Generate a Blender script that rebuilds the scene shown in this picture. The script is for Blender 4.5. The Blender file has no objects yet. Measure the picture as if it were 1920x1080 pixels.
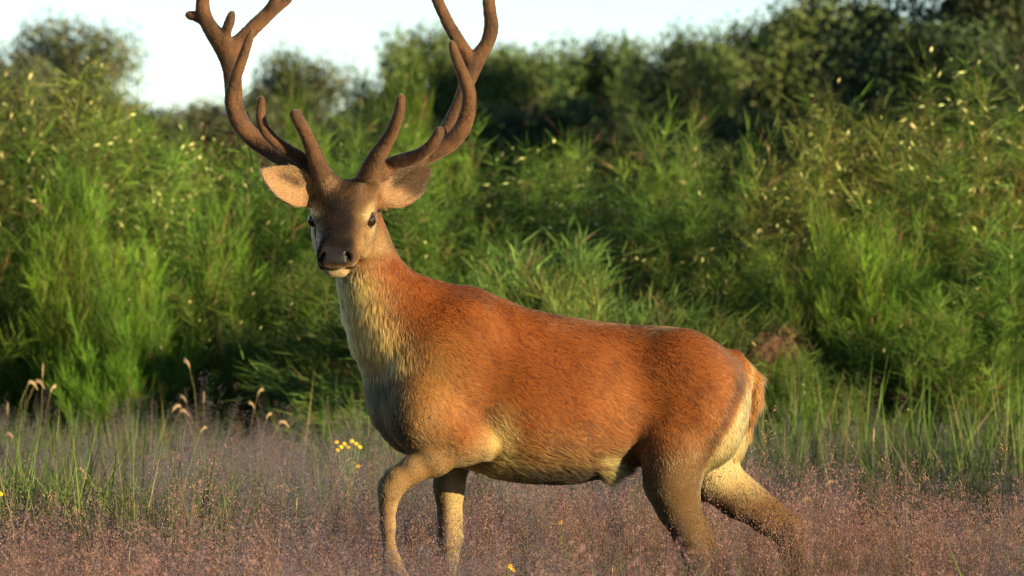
import bpy, math, random
import numpy as np
from mathutils import Vector, Matrix

# ------------------------------------------------------------------ camera, sky, sun, exposure
scene = bpy.context.scene
COL = scene.collection
CAM_D = 20.0            # metres from the camera to the stag
CAM_H = 1.357           # camera height
PXM = 560.0             # photograph pixels per metre at the stag
HOR = 470.0             # photograph row of the horizon
cam_data = bpy.data.cameras.new('camera')
cam_data.sensor_width = 36.0
cam_data.lens = 36.0 * CAM_D / (1920.0 / PXM)
cam_data.clip_start = 0.5
cam_data.clip_end = 5000.0
cam_data.dof.use_dof = True
cam_data.dof.focus_distance = CAM_D - 0.2
cam_data.dof.aperture_fstop = 7.5
cam = bpy.data.objects.new('camera', cam_data)
COL.objects.link(cam)
cam.location = (0.0, -CAM_D, CAM_H)
cam.rotation_euler = (math.radians(90.0) - math.atan((540.0 - HOR) / PXM / CAM_D), 0.0, 0.0)
scene.camera = cam

SUN_AZ = math.radians(53.0)      # to the right of straight behind the camera
SUN_EL = math.radians(9.0)
world = bpy.data.worlds.new('World')
scene.world = world
world.use_nodes = True
wn = world.node_tree
wn.nodes.clear()
w_out = wn.nodes.new('ShaderNodeOutputWorld')
w_bg = wn.nodes.new('ShaderNodeBackground')
w_sky = wn.nodes.new('ShaderNodeTexSky')
w_sky.sky_type = 'NISHITA'
w_sky.sun_disc = False
w_sky.sun_elevation = SUN_EL
w_sky.sun_rotation = math.pi - SUN_AZ
w_sky.air_density = 0.6
w_sky.dust_density = 0.05
w_sky.ozone_density = 1.0
w_bg.inputs['Strength'].default_value = 0.068
wn.links.new(w_sky.outputs[0], w_bg.inputs['Color'])
wn.links.new(w_bg.outputs[0], w_out.inputs['Surface'])
sun_data = bpy.data.lights.new('sun', 'SUN')
sun_data.energy = 5.0
sun_data.angle = math.radians(0.6)
sun_data.color = (1.0, 0.77, 0.46)
sun = bpy.data.objects.new('sun', sun_data)
COL.objects.link(sun)
sd = Vector((math.sin(SUN_AZ) * math.cos(SUN_EL), -math.cos(SUN_AZ) * math.cos(SUN_EL), math.sin(SUN_EL)))
sun.rotation_euler = sd.to_track_quat('Z', 'Y').to_euler()
sun.location = (12.0, -12.0, 8.0)
scene.view_settings.view_transform = 'Standard'
scene.view_settings.look = 'None'
scene.view_settings.gamma = 1.0
scene.view_settings.use_curve_mapping = False
scene.view_settings.exposure = 1.6
scene.cycles.max_bounces = 8
scene.cycles.transparent_max_bounces = 8
scene.cycles.use_denoising = True
scene.cycles.pixel_filter_type = 'BLACKMAN_HARRIS'
scene.cycles.filter_width = 1.2

rng = np.random.default_rng(7)
random.seed(7)

# ------------------------------------------------------------------ helpers
def at(px, py, dy=0.0):
    """a point of the place: photograph column and row, dy metres beyond the stag"""
    k = (CAM_D + dy) / CAM_D / PXM
    return np.array([(px - 960.0) * k, dy, CAM_H + (HOR - py) * k])

def tag(o, label=None, cat=None, group=None, kind=None):
    if label: o['label'] = label
    if cat: o['category'] = cat
    if group: o['group'] = group
    if kind: o['kind'] = kind
    return o

def empty(name, loc=(0, 0, 0), rz=0.0):
    o = bpy.data.objects.new(name, None)
    o.empty_display_size = 0.1
    COL.objects.link(o)
    o.location = loc
    o.rotation_euler = (0, 0, rz)
    return o

def link_mesh(name, me, parent=None):
    o = bpy.data.objects.new(name, me)
    COL.objects.link(o)
    if parent is not None:
        o.parent = parent
    return o

def mesh_np(name, verts, faces, mat=None, smooth=False):
    """verts (n,3); faces (m,3) or (m,4)"""
    me = bpy.data.meshes.new(name)
    verts = np.asarray(verts, dtype=np.float32)
    faces = np.asarray(faces, dtype=np.int32)
    k = faces.shape[1]
    me.vertices.add(len(verts))
    me.vertices.foreach_set('co', verts.ravel())
    me.loops.add(faces.size)
    me.loops.foreach_set('vertex_index', faces.ravel())
    me.polygons.add(len(faces))
    me.polygons.foreach_set('loop_start', np.arange(0, faces.size, k, dtype=np.int32))
    if smooth:
        me.polygons.foreach_set('use_smooth', np.ones(len(faces), dtype=bool))
    me.update(calc_edges=True)
    if mat is not None:
        me.materials.append(mat)
    return me

def color_attr(me, cols, name='col'):
    a = me.color_attributes.new(name, 'FLOAT_COLOR', 'POINT')
    c = np.ones((len(cols), 4), dtype=np.float32)
    c[:, :3] = cols
    a.data.foreach_set('color', c.ravel())

def material(name, col=(0.5, 0.5, 0.5), rough=0.8, spec=0.3):
    m = bpy.data.materials.new(name)
    m.use_nodes = True
    b = m.node_tree.nodes['Principled BSDF']
    b.inputs['Base Color'].default_value = (*col, 1)
    b.inputs['Roughness'].default_value = rough
    b.inputs['Specular IOR Level'].default_value = spec
    return m

def nd(m, typ, **kw):
    n = m.node_tree.nodes.new(typ)
    for k, v in kw.items():
        setattr(n, k, v)
    return n

def sstep(a, b, x):
    t = np.clip((x - a) / (b - a), 0, 1)
    return t * t * (3 - 2 * t)

def wave_noise(p, freq, seed, octs=3):
    """cheap smooth noise, about -1..1, for (n,3) points"""
    r = np.random.default_rng(seed)
    out = np.zeros(len(p)); amp = 1.0; tot = 0
    for o in range(octs):
        s = np.zeros(len(p))
        for k in range(5):
            d = r.normal(size=3); d /= np.linalg.norm(d)
            s += np.sin(p @ (d * freq * (0.7 + 0.6 * r.random())) + r.random() * 6.28)
        out += amp * s / 2.4; tot += amp
        amp *= 0.55; freq *= 2.1
    return out / tot
# ------------------------------------------------------------------ the stag: one continuous body
class Field:
    """a signed distance grid that body masses are blended into"""
    def __init__(s, lo, hi, h):
        s.lo = np.array(lo, dtype=np.float32); s.h = h
        s.n = np.ceil((np.array(hi) - s.lo) / h).astype(int) + 1
        s.d = np.full(s.n, 0.25, dtype=np.float32)
    def box(s, lo, hi, pad):
        i0 = np.maximum(np.floor((np.array(lo) - pad - s.lo) / s.h).astype(int), 0)
        i1 = np.minimum(np.ceil((np.array(hi) + pad - s.lo) / s.h).astype(int) + 1, s.n)
        ax = [s.lo[k] + s.h * np.arange(i0[k], i1[k], dtype=np.float32) for k in range(3)]
        sl = tuple(slice(i0[k], i1[k]) for k in range(3))
        X = np.stack(np.broadcast_arrays(ax[0][:, None, None], ax[1][None, :, None], ax[2][None, None, :]), -1)
        return sl, X
    def add(s, sl, d, k):
        a = s.d[sl]
        h = np.clip(0.5 + 0.5 * (a - d) / k, 0, 1)
        s.d[sl] = a * (1 - h) + d * h - k * h * (1 - h)
    def cut(s, sl, d, k):
        a = s.d[sl]; b = -d
        h = np.clip(0.5 - 0.5 * (a - b) / k, 0, 1)
        s.d[sl] = a * (1 - h) + b * h + k * h * (1 - h)
    def cone(s, a, b, ra, rb, k=0.03, flat=1.0, axis=(0, 1, 0), cut=False):
        a = np.asarray(a, dtype=np.float32); b = np.asarray(b, dtype=np.float32)
        r = max(ra, rb)
        sl, X = s.box(np.minimum(a, b) - r, np.maximum(a, b) + r, k + 0.02)
        ba = b - a; l2 = float(ba @ ba) + 1e-9
        q = X - a
        t = np.clip((q @ ba) / l2, 0, 1)
        v = q - t[..., None] * ba
        if flat != 1.0:
            ax = np.asarray(axis, dtype=np.float32); ax = ax / np.linalg.norm(ax)
            c = v @ ax
            v = v + (c * (1 / flat - 1))[..., None] * ax
        rr = ra + (rb - ra) * t
        d = (np.sqrt((v * v).sum(-1)) - rr) * (min(1, flat) if flat < 1 else 1)
        (s.cut if cut else s.add)(sl, d, k)
    def ell(s, c, axes, radii, k=0.03, cut=False):
        """ellipsoid: axes = three unit vectors"""
        c = np.asarray(c, dtype=np.float32); A = np.asarray(axes, dtype=np.float32)
        R = np.asarray(radii, dtype=np.float32)
        r = R.max()
        sl, X = s.box(c - r, c + r, k + 0.02)
        q = (X - c) @ A.T
        k0 = np.sqrt(((q / R) ** 2).sum(-1)); k1 = np.sqrt(((q / R ** 2) ** 2).sum(-1)) + 1e-6
        d = k0 * (k0 - 1) / k1
        (s.cut if cut else s.add)(sl, d, k)
    def loft(s, o, f, u, l, tab, k=0.03, p=2.0):
        """straight-axis loft; tab rows: position along f, top, bottom (along u), half width (along l)"""
        o = np.asarray(o, dtype=np.float32)
        tab = np.asarray(tab, dtype=np.float64)
        m = np.abs(tab[:, 1:]).max()
        e0, e1 = o + f * tab[0, 0], o + f * tab[-1, 0]
        sl, X = s.box(np.minimum(e0, e1) - m, np.maximum(e0, e1) + m, k + 0.02)
        q = X - o
        F = q @ np.asarray(f, dtype=np.float32); U = q @ np.asarray(u, dtype=np.float32); L = q @ np.asarray(l, dtype=np.float32)
        ts = np.linspace(tab[0, 0], tab[-1, 0], 200)
        cols = [smooth_interp(ts, tab[:, 0], tab[:, j]) for j in (1, 2, 3)]
        Fc = np.clip(F, tab[0, 0], tab[-1, 0])
        top, bot, hw = [np.interp(Fc, ts, c).astype(np.float32) for c in cols]
        cu = (top + bot) / 2; hu = (top - bot) / 2
        rho = ((np.abs(U - cu) / hu) ** p + (np.abs(L) / hw) ** p) ** (1.0 / p)
        d = (rho - 1) * np.minimum(hu, hw)
        over = np.abs(F - Fc)
        d = np.where(over > 0, np.sqrt(np.maximum(d, 0) ** 2 + over ** 2) + np.minimum(d, 0) * 0, d)
        s.add(sl, d, k)
    def mesh(s):
        d = s.d; n = s.n
        ins = d < 0
        # a cell is active when its corners differ in sign
        c = np.zeros(tuple(n - 1), dtype=np.int8)
        for i in (0, 1):
            for j in (0, 1):
                for k in (0, 1):
                    c += ins[i:n[0] - 1 + i, j:n[1] - 1 + j, k:n[2] - 1 + k]
        act = np.argwhere((c > 0) & (c < 8))
        idx = np.full(tuple(n - 1), -1, dtype=np.int32)
        idx[act[:, 0], act[:, 1], act[:, 2]] = np.arange(len(act))
        corner = np.array([[i, j, k] for i in (0, 1) for j in (0, 1) for k in (0, 1)])
        vals = np.stack([d[act[:, 0] + q[0], act[:, 1] + q[1], act[:, 2] + q[2]] for q in corner], 1)
        acc = np.zeros((len(act), 3)); cnt = np.zeros(len(act))
        for a in range(8):
            for b in range(a + 1, 8):
                df = corner[b] - corner[a]
                if np.abs(df).sum() != 1: continue
                va, vb = vals[:, a], vals[:, b]
                m = (va < 0) != (vb < 0)
                t = np.where(m, va / np.where(m, va - vb, 1), 0)
                acc += np.where(m[:, None], corner[a] + t[:, None] * df, 0); cnt += m
        V = s.lo + s.h * (act + acc / cnt[:, None])
        Q = []
        for ax in range(3):
            o1, o2 = [(1, 2), (2, 0), (0, 1)][ax]
            sh = [slice(None)] * 3; sh2 = [slice(None)] * 3
            sh[ax] = slice(0, n[ax] - 1); sh2[ax] = slice(1, n[ax])
            A, B = ins[tuple(sh)], ins[tuple(sh2)]
            e = np.argwhere(A != B)
            e = e[(e[:, o1] > 0) & (e[:, o2] > 0) & (e[:, o1] < n[o1] - 1) & (e[:, o2] < n[o2] - 1)]
            flip = A[e[:, 0], e[:, 1], e[:, 2]]
            def cell(d1, d2):
                g = e.copy(); g[:, o1] -= d1; g[:, o2] -= d2
                return idx[g[:, 0], g[:, 1], g[:, 2]]
            q = np.stack([cell(1, 1), cell(0, 1), cell(0, 0), cell(1, 0)], 1)
            q[~flip] = q[~flip][:, ::-1]
            Q.append(q)
        return V, np.concatenate(Q)

def smooth_interp(x, xp, fp):
    """monotone-ish cubic through the table"""
    xp = np.asarray(xp, float); fp = np.asarray(fp, float)
    dl = np.diff(fp) / np.diff(xp)
    m = np.empty_like(fp); m[0] = dl[0]; m[-1] = dl[-1]
    m[1:-1] = np.where(dl[:-1] * dl[1:] > 0, 2 * dl[:-1] * dl[1:] / (dl[:-1] + dl[1:] + 1e-12), 0)
    i = np.clip(np.searchsorted(xp, x) - 1, 0, len(xp) - 2)
    h = xp[i + 1] - xp[i]; t = (x - xp[i]) / h
    return ((1 + 2 * t) * (1 - t) ** 2 * fp[i] + t * (1 - t) ** 2 * h * m[i]
            + t * t * (3 - 2 * t) * fp[i + 1] + t * t * (t - 1) * h * m[i + 1])

def unit(v):
    v = np.asarray(v, float)
    return v / np.linalg.norm(v)

STAG_O = np.array([at(1060, 1230, 0)[0], 0.0, 0.0])
stag = empty('stag', STAG_O)
tag(stag, 'red deer stag in velvet antlers striding through the purple grass, head turned', 'stag')

lo = at(478, 300, 0) ; hi = at(1520, 1260, 0)
FD = Field((lo[0], -0.72, -0.02), (hi[0], 0.48, at(0, 300, 0)[2]), 0.0055)

# torso: straight axis, rump a little farther from the camera than the chest
T0, T1 = at(1400, 740, 0.12), at(700, 740, -0.12)
tf = unit((T1 - T0) * [1, 1, 0]); tl = np.array([-tf[1], tf[0], 0.0]); tu = np.array([0, 0, 1.0])
T_LEN = np.linalg.norm((T1 - T0)[:2])
def tx(px): return (1400 - px) / 700.0 * T_LEN
def row(px, top, bot, hw):
    return [tx(px), (740 - top) / PXM, (740 - bot) / PXM, hw]
FD.loft(T0, tf, tu, tl, [
    row(1402, 716, 772, .045), row(1390, 687, 815, .10), row(1368, 661, 845, .145), row(1335, 638, 858, .185),
    row(1290, 618, 862, .205), row(1240, 610, 862, .215), row(1190, 608, 872, .232), row(1120, 601, 893, .262), row(1050, 590, 903, .28),
    row(980, 574, 900, .275), row(920, 549, 890, .255), row(870, 533, 875, .225), row(820, 533, 862, .20),
    row(780, 562, 856, .182), row(745, 620, 838, .155), row(720, 680, 800, .10), row(709, 715, 775, .05)], k=0.03, p=2.15)

# neck
NK = [(812, 690, -.10, .248, .74), (784, 640, -.12, .208, .74), (744, 598, -.14, .158, .78), (714, 556, -.155, .118, .85),
      (692, 510, -.165, .100, .92), (677, 462, -.17, .090, .95), (666, 405, -.17, .085, 1)]
for a, b in zip(NK[:-1], NK[1:]):
    FD.cone(at(*a[:3]), at(*b[:3]), a[3], b[3], k=0.035, flat=a[4], axis=(0.25, 1, 0))
FD.ell(at(748, 752, -.13), np.eye(3), (.075, .13, .12), k=0.06)        # breast

# shoulder and near foreleg (lifted, forearm forward)
FD.ell(at(835, 700, -.235), [unit((-.45, 0, -1)), (0, 1, 0), unit((1, 0, -.45))], (.25, .080, .135), k=0.08)
FD.ell(at(800, 780, -.255), [unit((-.3, 0, -1)), (0, 1, 0), unit((1, 0, -.3))], (.12, .085, .10), k=0.05)
FD.cone(at(795, 770, -.255), at(872, 832, -.255), .105, .07, k=0.05)
FD.cone(at(866, 833, -.26), at(905, 842, -.25), .055, .036, k=0.03)         # point of the elbow
def leg(pts, k=0.022):
    for a, b in zip(pts[:-1], pts[1:]):
        FD.cone(at(*a[:3]), at(*b[:3]), a[3], b[3], k=k)
leg([(862, 832, -.262, .066), (815, 862, -.275, .052), (775, 880, -.285, .043), (744, 900, -.29, .041), (731, 920, -.29, .040)])
leg([(731, 916, -.29, .038), (727, 950, -.285, .027), (727, 985, -.28, .0235), (730, 1030, -.27, .021), (735, 1052, -.265, .027),
     (750, 1078, -.26, .022), (762, 1100, -.255, .026)], k=0.02)
# far foreleg, carrying weight
leg([(850, 800, .10, .10), (846, 860, .12, .066), (842, 915, .12, .050), (844, 975, .12, .039), (845, 1010, .12, .040), (843, 1050, .12, .028),
     (840, 1120, .12, .024), (838, 1150, .12, .030), (834, 1178, .115, .024), (826, 1208, .11, .032)])
# near hind leg
FD.ell(at(1300, 750, -.10), [unit((.30, 0, -1)), (0, 1, 0), unit((1, 0, .30))], (.235, .115, .165), k=0.10)
FD.ell(at(1262, 845, -.135), [unit((.22, 0, -1)), (0, 1, 0), unit((1, 0, .22))], (.14, .085, .105), k=0.05)
leg([(1260, 860, -.14, .096), (1260, 905, -.135, .090), (1272, 950, -.125, .069), (1292, 1000, -.115, .051), (1308, 1040, -.105, .046)], k=0.03)
FD.cone(at(1318, 975, -.11), at(1332, 1030, -.10), .013, .024, k=0.03)      # heel cord and hock
leg([(1308, 1040, -.105, .048), (1310, 1068, -.10, .038), (1306, 1110, -.10, .027), (1298, 1160, -.10, .025), (1292, 1182, -.10, .031),
     (1280, 1204, -.10, .025), (1270, 1216, -.10, .032)])
# far hind leg, trailing
FD.ell(at(1322, 770, .19), [unit((.28, 0, -1)), (0, 1, 0), unit((1, 0, .28))], (.22, .10, .15), k=0.05)
leg([(1312, 830, .19, .105), (1332, 893, .19, .082), (1382, 935, .19, .061), (1436, 971, .19, .049), (1474, 1000, .19, .043)], k=0.03)
FD.cone(at(1376, 880, .19), at(1492, 984, .19), .016, .027, k=0.03)
leg([(1476, 1002, .19, .044), (1484, 1035, .19, .037), (1488, 1090, .19, .026), (1486, 1140, .19, .025), (1486, 1164, .19, .030),
     (1476, 1190, .19, .024), (1462, 1210, .19, .031)])
# belly fold, sheath, tail
FD.cone(at(1156, 868, -.09), at(1136, 886, -.09), .040, .026, k=0.03)
FD.cone(at(1378, 672, .115), at(1413, 712, .135), .030, .026, k=0.04)
FD.cone(at(1413, 712, .135), at(1419, 752, .145), .025, .020, k=0.015)
FD.cone(at(1419, 752, .145), at(1409, 788, .15), .020, .009, k=0.01)

# head: faces the camera, nose a little to the left and lowered
HY, HP, HR = math.radians(4.5), math.radians(24.5), math.radians(2)
hf = np.array([-math.sin(HY) * math.cos(HP), -math.cos(HY) * math.cos(HP), -math.sin(HP)])
hl = unit(np.cross(hf, (0, 0, 1)))          # towards picture right
hl = -hl if hl[0] < 0 else hl
hu = unit(np.cross(hl, hf)); hu = -hu if hu[2] < 0 else hu
HO = at(642, 412, -.31)
def hp(f, u, l): return HO + hf * f + hu * u + hl * l
FD.loft(HO, hf, hu, hl, [
    [-.165, .035, -.05, .05], [-.13, .085, -.10, .082], [-.08, .105, -.13, .102], [-.03, .098, -.138, .106], [.02, .076, -.128, .097],
    [.07, .052, -.108, .081], [.12, .034, -.085, .069], [.165, .022, -.070, .063], [.205, .012, -.064, .063],
    [.235, .004, -.062, .062], [.256, -.010, -.060, .054], [.268, -.026, -.054, .040]], k=0.02, p=2.3)
FD.loft(HO, hf, hu, hl, [[-.02, -.06, -.135, .075], [.06, -.05, -.118, .058], [.13, -.045, -.106, .047], [.19, -.05, -.106, .043],
    [.222, -.058, -.105, .041], [.243, -.066, -.098, .032], [.250, -.072, -.090, .022]], k=0.016, p=2.2)        # lower jaw and chin
for s in (-1, 1):
    FD.cone(hp(-.07, .05, s * .05), at(*((610, 344, -.285) if s < 0 else (691, 344, -.28))), .046, .041, k=0.03)    # pedicle under the antler
    FD.ell(hp(.16, -.060, s * .050), [hf, hu, hl], (.075, .026, .018), k=0.02)         # lips
    FD.ell(hp(.006, .030, s * .074), [hf, hu, hl], (.045, .014, .024), k=0.026)         # brow
    FD.ell(hp(.03, -.045, s * .066), [hf, hu, hl], (.075, .022, .020), k=0.03)          # cheekbone
    FD.ell(hp(-.02, -.085, s * .062), [hf, hu, hl], (.075, .05, .034), k=0.03)          # jaw muscle
    FD.ell(hp(.222, -.012, s * .040), [hf, hu, hl], (.030, .017, .014), k=0.018)        # nostril wing
    FD.cone(hp(.05, -.008, s * .083), hp(.085, -.028, s * .070), .008, .006, k=0.012, cut=True)  # tear pit
    FD.ell(hp(.013, .004, s * .094), [hf, hu, hl], (.025, .021, .022), k=0.010, cut=True)       # eye socket
    FD.ell(hp(.252, -.020, s * .043), [unit(hf + hl * s * .8), unit(hu + .5 * s * hl), unit(hl - hf * s * .8)], (.016, .014, .008), k=0.006, cut=True)
    FD.cone(hp(.262, -.0625, s * .002), hp(.205, -.071, s * .052), .0048, .0040, k=0.005, cut=True)    # mouth line

# ears: cupped leaf-shaped shells, hollow side to the camera
EARS = []
for (bx, by, tx_, ty_, dy0, dy1, s, tw) in ((594, 374, 493, 320, -.28, -.35, -1, -.35), (706, 377, 808, 318, -.26, -.19, 1, .62)):
    b, t = at(bx, by, dy0), at(tx_, ty_, dy1)
    L = np.linalg.norm(t - b); el = (t - b) / L
    face = unit(np.array([tw * s * 1.0, -1, 0.05])); en = unit(face - el * (face @ el)); ew = np.cross(en, el)
    if ew[2] < 0: ew = -ew
    EARS.append((b, el, en, ew, L))
    sl, X = FD.box(np.minimum(b, t) - .07, np.maximum(b, t) + .07, .03)
    q = (X - b.astype(np.float32))
    l, w, h = q @ el.astype(np.float32), q @ ew.astype(np.float32), q @ en.astype(np.float32)
    ln = np.clip(l / L, -.05, 1.05)
    half = np.interp(ln, [-.05, .0, .12, .3, .45, .6, .75, .9, 1.0, 1.05],
                     np.array([.012, .018, .036, .054, .058, .054, .042, .023, .006, .001]) * 1.03).astype(np.float32)
    cup = 9.0 * w * w * (1.15 - .5 * ln) - .012
    d2 = np.sqrt((np.maximum(np.abs(w) - half, 0)) ** 2 + (np.maximum(np.abs(l - L / 2) - L / 2, 0)) ** 2)
    d = np.sqrt(d2 ** 2 + np.maximum(np.abs(h - cup) - .0015, 0) ** 2) - .0058
    d = np.where(d < .03, d * .8, d)
    FD.add(sl, d.astype(np.float32), .010)
    FD.cone(b - el * .03 - en * .012, b + el * .012 - en * .012, .026, .016, k=.02)

BV, BQ = FD.mesh()
# light relaxation
def relax(V, Q, it, lam=0.5, keep=None):
    E = np.concatenate([Q[:, [0, 1]], Q[:, [1, 2]], Q[:, [2, 3]], Q[:, [3, 0]]])
    for _ in range(it):
        S = np.zeros_like(V); N = np.zeros(len(V))
        for k in range(3):
            S[:, k] = np.bincount(E[:, 0], V[E[:, 1], k], len(V)) + np.bincount(E[:, 1], V[E[:, 0], k], len(V))
        N = np.bincount(E[:, 0], minlength=len(V)) + np.bincount(E[:, 1], minlength=len(V))
        V = V + lam * (S / np.maximum(N, 1)[:, None] - V)
    return V
head_w = sstep(.34, .22, np.linalg.norm(BV - hp(.05, 0, 0), axis=1))
for i in range(2):
    BV2 = relax(BV, BQ, 3 if i == 0 else 4)
    BV = BV + (BV2 - BV) * (1 - .8 * head_w)[:, None]
del FD
BN = np.zeros_like(BV)
fn = np.cross(BV[BQ[:, 2]] - BV[BQ[:, 0]], BV[BQ[:, 3]] - BV[BQ[:, 1]])
for k in range(3):
    for c in range(4):
        BN[:, k] += np.bincount(BQ[:, c], fn[:, k], len(BV))
BN /= np.linalg.norm(BN, axis=1)[:, None] + 1e-12

# ---- coat colours, by anatomy
def mixc(c, tgt, w):
    return c + (np.asarray(tgt) - c) * np.clip(w, 0, 1)[:, None]

def gauss(p, c, r):
    q = (p - c) / r
    return np.exp(-(q * q).sum(1))

def coat(P, N):
    """coat colour, with some light and shade painted in, at body points P with normals N"""
    k = (CAM_D + P[:, 1]) / CAM_D / PXM
    X = 960 + P[:, 0] / k; Y = HOR - (P[:, 2] - CAM_H) / k           # modelling coordinates on the side view
    near = P[:, 1]
    n1 = wave_noise(P, 14, 1); n2 = wave_noise(P, 60, 2)
    col = np.tile(np.array([.255, .066, .0125]), (len(P), 1))
    col = mixc(col, (.34, .098, .020), .5 + .5 * n1)
    col = mixc(col, (.13, .034, .009), .5 * sstep(.15, .8, n1 * .5 + n2 * .6))
    # darker saddle along the loin and haunch
    col = mixc(col, (.17, .058, .017), .35 * np.exp(-((X - 1250) / 130) ** 2 - ((Y - 690) / 90) ** 2))
    # lower flank, thigh: greyer brown
    low = sstep(790, 900, Y + 12 * n1) * (X > 880)
    col = mixc(col, (.24, .125, .050), .85 * low)
    thigh = sstep(1190, 1260, X) * sstep(800, 900, Y + 10 * n1)
    col = mixc(col, (.15, .078, .031), .85 * thigh)
    # shoulder / breast: sandy
    col = mixc(col, (.43, .215, .075), .75 * sstep(925, 790, X + .15 * (Y - 700) + 14 * n1) * sstep(570, 720, Y))
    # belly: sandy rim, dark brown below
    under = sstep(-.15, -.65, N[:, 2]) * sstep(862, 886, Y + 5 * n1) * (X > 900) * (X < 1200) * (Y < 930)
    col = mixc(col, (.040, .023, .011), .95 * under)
    # pale elbow pit
    arm = np.exp(-((X - 940) / 28) ** 2 - ((Y - 830) / 50) ** 2) * (near < 0)
    col = mixc(col, (.66, .43, .17), .95 * arm)
    sh = sstep(24, 14, np.abs(X - 1143 + 8 * n2)) * sstep(850, 862, Y) * (Y < 915) * (near < .03)
    col = mixc(col, (.60, .40, .17), .95 * sh)
    # neck: pale throat
    ax = np.interp(Y, [440, 500, 560, 620, 680, 760], [640, 655, 675, 705, 735, 760])
    th = sstep(66, 0, X - ax + 16 * n1) * sstep(470, 540, Y) * sstep(722, 645, Y + 10 * n1)
    col = mixc(col, (.52, .30, .095), .85 * th)
    ruff = th * sstep(620, 540, Y)
    col = mixc(col, (.50, .30, .11), .5 * ruff)
    # breast front: shade of the chest hollow painted near-black over the coat
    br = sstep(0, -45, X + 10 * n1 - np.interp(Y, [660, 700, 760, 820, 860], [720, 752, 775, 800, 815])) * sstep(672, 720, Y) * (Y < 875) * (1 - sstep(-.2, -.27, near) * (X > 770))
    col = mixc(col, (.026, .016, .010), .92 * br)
    # legs
    fore = sstep(800, 870, Y) * (X < 925)
    col = mixc(col, (.34, .190, .085), .85 * fore)
    ff = (near > .02) * (X < 905) * sstep(850, 880, Y)  # far foreleg: cream hair, with its sunlit side painted in
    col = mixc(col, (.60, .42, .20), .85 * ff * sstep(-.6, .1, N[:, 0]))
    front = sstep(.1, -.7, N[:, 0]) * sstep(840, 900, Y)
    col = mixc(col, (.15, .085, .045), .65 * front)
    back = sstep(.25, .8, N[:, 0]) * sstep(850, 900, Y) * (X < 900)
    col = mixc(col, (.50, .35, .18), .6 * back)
    hock = sstep(930, 1010, Y) * (X > 1190)
    col = mixc(col, (.15, .09, .045), .6 * hock * (near < .05))
    # pale inner thigh and rump patch
    Xr = np.interp(Y, [640, 690, 740, 790, 840, 880, 940], [1410, 1408, 1396, 1375, 1345, 1322, 1312])
    rump = sstep(-8, 6, X - Xr) * sstep(655, 690, Y) * sstep(955, 880, Y)
    rump = rump * (1 - sstep(0, 6, X - np.interp(Y, [640, 700, 760, 800], [1400, 1412, 1405, 1396])) * (Y < 812))
    col = mixc(col, (.62, .44, .22), .95 * rump)
    edge = np.exp(-((X - Xr + 16) / 9) ** 2) * sstep(680, 720, Y) * sstep(880, 820, Y)
    col = mixc(col, (.08, .038, .018), .75 * edge)
    tail = (X > 1398) * sstep(655, 690, Y) * (Y < 830) * (1 - rump)
    col = mixc(col, (.42, .155, .045), .8 * tail)
    # ---- head
    H = P - HO
    f, u, l = H @ hf, H @ hu, H @ hl
    inh = sstep(-.13, -.04, f + .25 * n1 * .06) * sstep(-.165, -.125, u + .012 * n1)
    hd = np.clip(inh, 0, 1)
    col = mixc(col, (.135, .066, .027), hd * .95)
    col = mixc(col, (.013, .009, .007), hd * sstep(.062, .024, np.abs(l) + .01 * n2) * sstep(-.03, .05, f) * sstep(-.07, -.01, u) * .95)    # bridge of the nose: dark fur, deepened with painted antler shade
    col = mixc(col, (.085, .042, .018), hd * sstep(.05, .10, u + .35 * f) * sstep(-.6, .6, n2) * .9)      # forelock
    col = mixc(col, (.33, .175, .070), hd * sstep(.044, .074, np.abs(l) + .008 * n2) * sstep(.03, -.02, u) * sstep(.21, .15, f) * .9)    # cheeks
    for s in (-1, 1):
        g = gauss(np.stack([f, u, l], 1), np.array([.012, .034, s * .10]), np.array([.05, .016, .03]))
        col = mixc(col, (.52, .34, .17), hd * np.clip(g * 2.2, 0, 1))
        g = gauss(np.stack([f, u, l], 1), np.array([.012, -.032, s * .10]), np.array([.04, .014, .03]))
        col = mixc(col, (.50, .31, .15), hd * .9 * np.clip(g * 1.5, 0, 1))
        e = np.linalg.norm((np.stack([f, u, l], 1) - [.013, .004, s * .094]) / [1.15, .95, 1], axis=1)
        col = mixc(col, (.035, .02, .014), hd * sstep(.031, .026, e))
    muz = sstep(.17, .215, f) * (u > -.064)
    col = mixc(col, (.018, .013, .011), hd * sstep(.13, .18, f) * sstep(-.045, -.030, u) * .95 * sstep(.066, .046, np.abs(l)))
    nose = sstep(.224, .238, f) * sstep(-.044, -.038, u - .30 * np.abs(l)) * sstep(.044, .036, np.abs(l)) * sstep(-.047, -.041, u)
    col = mixc(col, (.028, .023, .022), hd * nose)
    for s in (-1, 1):
        g = gauss(np.stack([f, u, l], 1), np.array([.250, -.020, s * .045]), np.array([.018, .013, .013]))
        col = mixc(col, (.008, .007, .007), hd * np.clip(g * 1.8, 0, 1))
    lip = sstep(.19, .22, f) * sstep(-.040, -.046, u + .10 * np.abs(l)) * (u > -.064)
    col = mixc(col, (.30, .19, .10), hd * lip * sstep(.006, .018, np.abs(l)) * .85)
    col = mixc(col, (.50, .36, .20), hd * sstep(.15, .20, f + .02 * n2) * sstep(-.064, -.069, u) * sstep(.050, .036, np.abs(l)) * .9)        # pale chin
    col = mixc(col, (.02, .012, .01), hd * sstep(.19, .215, f) * np.exp(-((u + .0635 + .1 * np.maximum(.25 - f, 0)) / .0045) ** 2))  # mouth
    # ears
    isear = np.zeros(len(P)); inner = np.zeros(len(P))
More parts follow.
